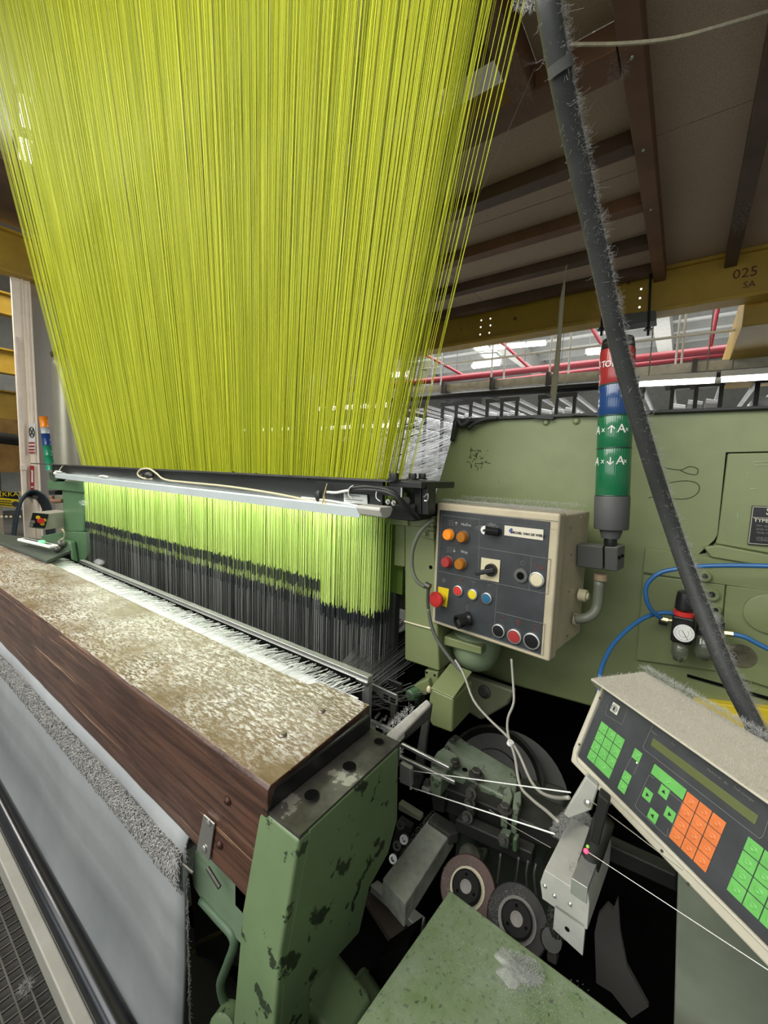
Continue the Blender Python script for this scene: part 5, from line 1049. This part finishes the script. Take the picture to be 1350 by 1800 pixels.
# ================================================================== SIGNAL TOWER
st = thing('signal_tower', 'tall signal tower with red, blue and two green light segments beside the control box', 'signal light', at(1070, 990, Y=1.22))
TB = at(1072, 985, Y=1.22); TT = at(1086, 605, Y=1.22); tx, ty = TB.x, 1.22
def glass(name, col, em=0):
    m_, nt, b = _new(name); b.inputs['Base Color'].default_value = rgb(col); b.inputs['Roughness'].default_value = .18; b.inputs['Transmission Weight'].default_value = .12; b.inputs['Coat Weight'].default_value = .4
    w_ = nt.nodes.new('ShaderNodeTexWave'); w_.inputs['Scale'].default_value = 60; tc = nt.nodes.new('ShaderNodeTexCoord'); nt.links.new(tc.outputs['Object'], w_.inputs[0]); bump(nt, b, w_.outputs['Fac'], .25, .001)
    return m_
axz = (TT-TB); axz.y = 0; axz = axz.normalized(); zz = lambda y: at(1075, y, Y=ty).z
def tseg(name, y0, y1, r, m_, r2=None):
    z0, z1 = zz(y0), zz(y1); c0 = V((tx+(z0-TB.z)*axz.x/axz.z, ty, z0)); h = (z1-z0)/axz.z
    return MB().lathe(c0, axz, [(0, r*.97), (.003, r), (h-.003, r2 or r), (h, (r2 or r)*.97)], 32).build(name, m_, st)
tseg('stem', 960, 944, .016, BLKP); tseg('stem_collar', 946, 932, .022, GREY, .027); tseg('base_socket', 930, 872, .041, mat('grey_plastic_base', (.085, .085, .085), .55, dust=.2), .042)
G2 = glass('green_lens', (.012, .16, .065)); RL = glass('red_lens', (.36, .03, .03)); BL_ = glass('blue_lens', (.015, .06, .20))
tseg('green_segment', 871, 789, .0405, G2); tseg('green_segment', 788, 733, .0405, G2); tseg('blue_segment', 732, 679, .0405, BL_); tseg('red_segment', 678, 617, .0405, RL); tseg('black_cap', 616, 598, .039, BLKP, .036)
for y in (789, 733, 679, 871): tseg('joint_ring', y+1.5, y-1.5, .0413, mat('dark_lens_joint', (.02, .06, .04), .3))
def tl(s, x, y, size, m_=WHITE):
    # lettering wrapped on the cylinder as single letters
    for i, ch in enumerate(s):
        p = at(x[i], y, Y=ty-.03); u_ = max(-.98, min(.98, (p.x-(tx+(p.z-TB.z)*axz.x/axz.z))/.0345)); th = math.asin(u_)
        # account for the camera looking along a slant
        view = V((0-tx, 0-ty, 0)).normalized(); side_ = V((-view.y, view.x, 0)); cx = tx+(p.z-TB.z)*axz.x/axz.z
        cpx = at(1077+(900-y)*.05, y, Y=ty); off = (x[i]-(1077+(855-y)*.053-1))/31.5; off = max(-.95, min(.95, off)); t_ = math.asin(off)
        n_ = view*math.cos(t_)+side_*math.sin(t_); r_ = -view*math.sin(t_)+side_*math.cos(t_)
        text(ch, V((cx, ty, p.z))+n_*.0413, r_, Zd, size, m_, st, 'segment_lettering', bold=.0002)
tl('STOP', (1058, 1065, 1073, 1083), 641, .022, simple('white_print', (.7, .7, .68)))
WP = simple('white_print', (.75, .75, .70))
tl('A', (1053,), 757, .030, WP); tl('A', (1093,), 754, .030, WP); tl('A', (1050,), 812, .030, WP); tl('A', (1090,), 810, .030, WP); tl('X', (1062,), 757, .013, WP); tl('X', (1060,), 812, .013, WP); tl('X', (1102,), 755, .011, WP); tl('X', (1098,), 811, .011, WP); tl('↑', (1076,), 756, .026, WP); tl('↓', (1073,), 812, .026, WP); tl('A', (1096,), 694, .016, simple('faint_white_print', (.3, .38, .45)))
cq = thing('tower_clamp', 'dark grey split clamp block holding the signal tower to the control box', 'clamp', at(1050, 980, Y=1.22))
slab([(1014, 957), (1060, 961), (1060, 1002), (1014, 996)], (0, .05, 0), Y=1.20).build('left_half', mat('dark_grey_casting', (.055, .055, .053), .5, dust=.5), cq, .003)
slab([(1062, 961), (1086, 962), (1084, 1005), (1062, 1002)], (0, .05, 0), Y=1.20).build('right_half', mat('dark_grey_casting2', (.055, .055, .053), .5, dust=.5), cq, .003)
MB().prism([at(1086, 962, Y=1.20), at(1099, 958, Y=1.24), at(1097, 998, Y=1.24), at(1084, 1005, Y=1.20)], (-.02, .02, 0)).build('side_ear', mat('dark_grey_casting3', (.085, .085, .08), .5, dust=.5), cq, .002)
for x, y in ((1088, 980), (1094, 977)): MB().sphere(at(x, y, Y=1.205), .0045, 8, 6).build('clamp_screw', VOID, cq)
# ================================================================== AIR REGULATOR + HOSES
ar = thing('air_regulator', 'black air pressure regulator with red ring, white dial and clear bowl on the cabinet', 'regulator', at(1200, 1110, Y=1.33))
YR = 1.33; c = at(1203, 1072, Y=YR)
MB().lathe((c.x, YR, at(0, 1070, Y=YR).z if 0 else at(1200, 1070, Y=YR).z), (0, 0, 1), [(0, .022), (.03, .021), (.045, .019), (.048, .014)], 20).build('adjusting_knob', BLKP, ar)
MB().lathe((c.x, YR, at(1200, 1081, Y=YR).z), (0, 0, 1), [(0, .0235), (.012, .0235)], 24).build('red_ring', RED, ar)
z0 = at(1200, 1128, Y=YR).z; z1 = at(1200, 1081, Y=YR).z
MB().box(c.x-.024, c.x+.024, YR-.022, YR+.03, z0, z1).build('body', BLKP, ar, .006)
gcn = at(1201, 1111, Y=YR-.022); nn = V((.08, -1, .1)).normalized()
MB().lathe(gcn, nn, [(0, .0255), (.012, .0255), (.014, .024)], 28).build('gauge_case', BLKP, ar)
dl = MB().lathe(gcn+nn*.0142, nn, [(0, .0225), (.0008, .0225)], 28).build('gauge_dial', simple('white_dial', (.74, .74, .72), .3), ar)
gr = nn.cross(V((0, 0, -1))).normalized(); gu = gr.cross(nn)*-1 if gr.cross(nn).z < 0 else gr.cross(nn)
m = MB()
for k in range(28):
    a = math.radians(-225+270*k/27); e = gr*math.cos(a)+gu*math.sin(a); m.cyl(gcn+nn*.0152+e*.0165, gcn+nn*.0152+e*(.0195 if k % 3 else .0205), .0003, 4)
for k in range(20):
    a0, a1 = math.radians(-225+270*k/20), math.radians(-225+270*(k+1)/20)
    m.cyl(gcn+nn*.0152+(gr*math.cos(a0)+gu*math.sin(a0))*.0105, gcn+nn*.0152+(gr*math.cos(a1)+gu*math.sin(a1))*.0105, .0003, 4)
m.build('dial_ticks', INKB, dl)
MB().cyl(gcn+nn*.0155-(gr*.5-gu*.86)*.008, gcn+nn*.0155+(gr*.5-gu*.86)*.018, .0006, 5).build('needle', INKB, dl)
CLEAR = mat('clear_dusty_bowl', (.22, .24, .18), .15, var=.1)
CLEAR.node_tree.nodes['Principled BSDF'].inputs['Transmission Weight'].default_value = .65
MB().lathe((c.x, YR, at(1196, 1128, Y=YR).z), (0, 0, -1), [(0, .020), (.035, .019), (.05, .014), (.054, .005)], 20).build('clear_bowl', CLEAR, ar, smooth=True)
MB().lathe((c.x, YR, at(1196, 1153, Y=YR).z), (0, 0, -1), [(0, .006), (.006, .006), (.006, .003), (.016, .003)], 12).build('drain_valve', ALU, ar)
c2 = at(1246, 1100, Y=YR+.01)
MB().box(c.x+.03, c2.x+.03, YR-.012, YR+.03, at(1240, 1118, Y=YR).z, at(1240, 1086, Y=YR).z).build('filter_head', BLKP, ar, .005)
MB().box(c2.x-.016, c2.x+.012, YR-.016, YR-.012, at(1240, 1131, Y=YR).z, at(1240, 1121, Y=YR).z).build('white_label', WHITE, ar)
MB().lathe((c2.x-.002, YR+.005, at(1246, 1118, Y=YR).z), (0, 0, -1), [(0, .024), (.045, .024), (.062, .018), (.068, .006)], 20).build('clear_bowl', CLEAR, ar, smooth=True)
MB().sphere((c2.x+.012, YR, at(1262, 1085, Y=YR).z), .014, 12, 8).build('pale_knob', mat('dull_grey_green_knob', (.15, .17, .13), .5), ar)
BR = mat('brass_fitting', (.55, .48, .28), .3, .8)
MB().cyl(at(1162, 1088, Y=YR), at(1174, 1091, Y=YR), .0075, 6).cyl(at(1170, 1090, Y=YR), at(1182, 1091, Y=YR), .0055, 10).build('brass_fitting', BR, ar); MB().cyl(at(1273, 1113, Y=YR), at(1289, 1115, Y=YR), .0075, 6).build('brass_fitting', BR, ar)
for pts_, l in (([(1163, 1087, 1.33), (1147, 1075, 1.31), (1136, 1052, 1.30), (1137, 1028, 1.30), (1158, 1008, 1.30), (1190, 1000, 1.30), (1240, 995, 1.30), (1300, 994, 1.30), (1400, 996, 1.30)], 'bright blue air hose looping from the regulator to the right edge above the dial'),
                ([(1190, 1080, 1.35), (1165, 1077, 1.34), (1135, 1085, 1.32), (1105, 1105, 1.28), (1080, 1130, 1.24), (1065, 1155, 1.20), (1055, 1185, 1.15), (1052, 1240, 1.1)], 'blue air hose curving down from the regulator behind the keypad terminal'),
                ([(1289, 1115, 1.33), (1310, 1120, 1.33), (1335, 1133, 1.33), (1400, 1165, 1.33)], 'short blue air hose leaving the filter towards the right edge')):
    o = MB().tube([at(x, y, Y=Y_) for x, y, Y_ in pts_], .0058, 10).build('air_hose', BHOSE, None, smooth=True); tag(o, l, 'hose')
# ================================================================== KEYPAD TERMINAL
hh_ = math.radians(49); tt_ = math.radians(70)
TL = V((math.sin(hh_), -math.cos(hh_), 0)); TBk = V((math.cos(hh_), math.sin(hh_), 0)); TU = (TBk*math.cos(tt_)+Zd*math.sin(tt_)).normalized(); TN = TL.cross(TU).normalized()
TP = V(CAM+ray(1209, 1391)*.6)
if TN.dot(V(CAM)-TP) < 0: TN = -TN
def tp(u, v_, d=0): return TP+TL*u+TU*v_+TN*d
def uv(x, y):
    p = at(980+x/3.273, 1150+y/3.273, P=TP, N=np.array(TN))-TP; return p.dot(TL), p.dot(TU)
tm = thing('keypad_terminal', 'beige operator terminal with slate keypad, green and orange keys and a lint-covered sloping hood', 'terminal', TP+V((0, .1, -.2)))
VB, VT, UL, UR = -.090, .058, -.192, .42
MB().prism([tp(UL, VB, -.004), tp(UR, VB, -.004), tp(UR, VT, -.004), tp(UL, VT, -.004)], -TN*.10).build('housing', BEIGE2, tm, .006)
MB().prism([tp(UL-.010, VB-.014, -.0), tp(UR, VB-.014, -.0), tp(UR, VB+.004, -.0), tp(UL-.004, VB+.004, -.0), tp(UL-.004, VT, 0), tp(UL-.014, VT, 0), tp(UL-.016, VB+.01, 0)], -TN*.04).build('front_frame', BEIGE2, tm, .004)
MB().prism([tp(UL+.001, VB+.005, .0), tp(UR, VB+.005, 0), tp(UR, VT, 0), tp(UL+.001, VT, 0)], -TN*.004).build('keypad_film', PANEL, tm, .002)
# hood: sloping lid projecting over the panel
a = at(1037, 1194, P=tp(0, .058, .03), N=np.array(TN)); du = (a-tp(0, 0, 0)).dot(TL)
hb = [tp(du, .060, .028), tp(UR, .060, .028), tp(UR, .105, -.085), tp(du, .105, -.085)]
MB().prism(hb, TU*.0035).build('hood_lid', BEIGE2, tm, .001)
MB().prism([tp(du, .0595, .027), tp(du, .104, -.085), tp(du, -.02, -.085), tp(du, .0, -.01), tp(du, .045, .0)], TL*.002).build('hood_cheek', BEIGE2, tm)
for x, y in ((246, 252), (127, 520), (307, 860), (603, 1132), (753, 1322)): 
    u, v_ = uv(x, y); MB().lathe(tp(u, v_, .001), TN, [(0, .0022), (.001, .0018)], 10).build('screw', GUN, tm)
m = MB()
def tline(*p):
    q = [tp(*uv(*a), .0008) for a in p]
    for i in range(len(q)-1): m.cyl(q[i], q[i+1], .00035, 4)
tline((290, 290), (276, 348), (372, 405), (405, 320)); tline((553, 405), (495, 530), (500, 548), (1165, 1062), (1185, 1050), (1225, 930)); tline((530, 694), (450, 870), (458, 888), (630, 1050), (640, 1000)); tline((530, 694), (556, 716)); tline((432, 588), (385, 680)); tline((470, 630), (440, 690)); tline((275, 215), (110, 590), (118, 625), (1225, 1725)); tline((640, 790), (720, 855), (640, 1050))
m.build('outline_print', INKD, tm)
KG = 0
def key(u0, v0, w_, h_, mt, dome=True, name='key'):
    o = MB().prism([tp(u0, v0), tp(u0+w_, v0), tp(u0+w_, v0-h_), tp(u0, v0-h_)], TN*.0010).build(name, mt, tm, .0006)
    if dome:
        c_ = tp(u0+w_/2, v0-h_/2, .0006); m_ = MB(); r0 = min(w_, h_)*.30
        vs = []; n = 12
        for rr, hh in ((1, 0), (.75, .0012), (.5, .0014), (.35, .0009)):
            vs += [c_+TL*(math.cos(6.283*i/n)*r0*rr)+TU*(math.sin(6.283*i/n)*r0*rr*.8)+TN*hh for i in range(n)]
        fs = [(k*n+i, k*n+(i+1) % n, (k+1)*n+(i+1) % n, (k+1)*n+i) for k in range(3) for i in range(n)]+[tuple(range(3*n, 4*n))]
        m_.add(vs, fs); m_.build('key_dome', mt, o, smooth=True)
    return o
P_ = .0187; g_ = .0011
for i in range(3):
    for j in range(4):
        key(i*P_, -j*P_*.985, P_-g_, P_-g_, KEYO)
u0, v0 = uv(255, 385)
for i in range(3):
    for j in range(4):
        if j == 3 and i == 2: continue
        key(u0+i*P_, v0-j*P_, (P_*2 if (j == 3 and i == 1) else P_)-g_, P_-g_, KEYG)
u0, v0 = uv(1100, 1048)
for i in range(4):
    for j in range(4): key(u0+i*P_, v0-j*P_, P_-g_, P_-g_, KEYG)
u1, v1 = uv(448, 538); key(u1, v1, .0150, .0165, KEYG); u2, v2 = uv(388, 664); key(u2, v2, .0150, .0160, KEYG); key(u2, v2-.0172, .0150, .0165, KEYG)
MB().sphere(tp(u1+.012, v1-.0185, .0005), .0014, 8, 6, (1, 1, 1)).build('green_led', emit('soft_green_led', (.45, .8, .25), 1.6), tm)
ua, va = uv(560, 630); ub, vb = uv(748, 772); key(ua, va, ub-ua, .0165, KEYG)
for (x, y), a_ in (((507, 762), 2.2), ((600, 744), 1.57), ((537, 880), -.9), ((633, 870), .1)):
    u, v_ = uv(x, y); k_ = key(u, v_, .0150, .0160, KEYG, False, 'arrow_key'); c_ = tp(u+.0075, v_-.008, .0012)
    m_ = MB(); m_.prism([c_+TL*(math.cos(a_+b_)*.0034)+TU*(math.sin(a_+b_)*.0034) for b_ in (0, 2.1, 4.2)], TN*.0004); m_.build('arrow_mark', INKB, k_)
# display window
ud, vd = uv(553, 482); ue, ve = uv(1166, 912)
MB().prism([tp(ud, vd), tp(ue, vd), tp(ue, vd-.0125), tp(ud, vd-.0125)], TN*.0008).build('display_window', mat('olive_lcd_glass', (.12, .135, .055), .12, var=.06), tm, .0005)
for (x, y), s in (((560, 455), 'Memo'), ((668, 520), 'Pos'), ((905, 690), 'Machine ok.'), ((975, 745), 'Nr.'), ((1075, 805), 'Fault messages')):
    u, v_ = uv(x, y); text(s, tp(u, v_, .0007), TL, TU, .0042, INKD, tm, 'panel_lettering')
u, v_ = uv(333, 313); kl = MB().prism([tp(u-.008, v_+.0085), tp(u+.008, v_+.0085), tp(u+.008, v_-.0085), tp(u-.008, v_-.0085)], TN*.0015).build('key_lock', simple('white_lock_plate', (.62, .60, .50), .35), tm, .0005)
MB().lathe(tp(u, v_, .0015), TN, [(0, .0065), (.002, .0065), (.002, .0052), (.0012, .005)], 18).build('lock_cylinder', ALU, kl)
MB().prism([tp(u-.001, v_+.003, .0032), tp(u+.001, v_+.003, .0032), tp(u+.0016, v_-.004, .0032), tp(u-.0016, v_-.004, .0032)], TN*.0003).build('keyhole', INKB, kl)
lint_hair([hb[3]+TU*.003, hb[2]+TU*.003], 5000, .012, .016, 'lint', tm, 41, up=.9, thick=.00028)
LC = strand_mat('fine_pale_lint', (.50, .48, .43), (.66, .64, .58), .95)
g = np.random.default_rng(43); segs = []
for i in range(20000):
    a_, b_ = g.random(), g.random(); p = np.array(hb[0]+(hb[1]-hb[0])*a_+(hb[3]-hb[0])*b_+TU*.0036); d = g.normal(size=3)*.6+np.array(TU)*.35; L = .003+.005*g.random()
    segs.append(([p, p+d*L*.6], .00015, g.random()))
strands(segs, 'lint', LC, tm)
# ================================================================== BIG BLACK HOSE
bh = thing('black_hose', 'thick dusty black hose slanting down in front of everything to the keypad terminal', 'hose', at(1335, 1290, Y=.62))
cp = [((955, -60), .50), ((962, 0), .50), ((983, 125), .53), ((1015, 280), .58), ((1052, 450), .64), ((1092, 630), .70), ((1137, 790), .74), ((1182, 930), .77), ((1225, 1050), .75), ((1275, 1175), .71), ((1325, 1275), .68), ((1345, 1330), .66)]
cp = [V(CAM+ray(x, y)*d) for (x, y), d in cp]
MB().tube(cp, .0135, 20, 5).build('hose', mat('dusty_black_hose', (.040, .042, .042), .45, var=.2, vs=20, chips=.0, dust=.5, dustcol=(.24, .24, .24)), bh, smooth=True)
cq_ = CAM+ray(985, 118)*.525; MB().lathe(V(cq_), cp[3]-cp[1], [(-.006, .0148), (.006, .0148)], 20).build('joint_band', GREY, bh)
g = np.random.default_rng(51); segs = []
for i in range(16000):
    t = g.random()**.9*(len(cp)-2)+.6; k = int(min(t, len(cp)-2)); c_ = np.array(cp[k]+(cp[k+1]-cp[k])*(t-k)); n_ = g.normal(size=3)+np.array(R_)*1.7+np.array((0, 0, .3)); ax_ = np.array((cp[k+1]-cp[k]).normalized()); n_ -= ax_*np.dot(n_, ax_); n_ /= np.linalg.norm(n_)
    clump = .5+.5*math.sin(t*23)*math.sin(t*7.3+1); L = (.0015+.006*g.random()**2)*(.5+clump); p = c_+n_*.0132; q = p+(n_+g.normal(size=3)*.7)*L*.6; e = q+(n_*.3+g.normal(size=3))*L*.5
    segs.append(([p, q, e], .00010, g.random()))
strands(segs, 'lint', strand_mat('hose_lint', (.28, .28, .27), (.5, .5, .48), .95), bh)
lint_hair([V(CAM+ray(905, 2)*.62), V(CAM+ray(925, 12)*.60), V(CAM+ray(940, 5)*.56)], 200, .006, .010, 'lint', bh, 52)
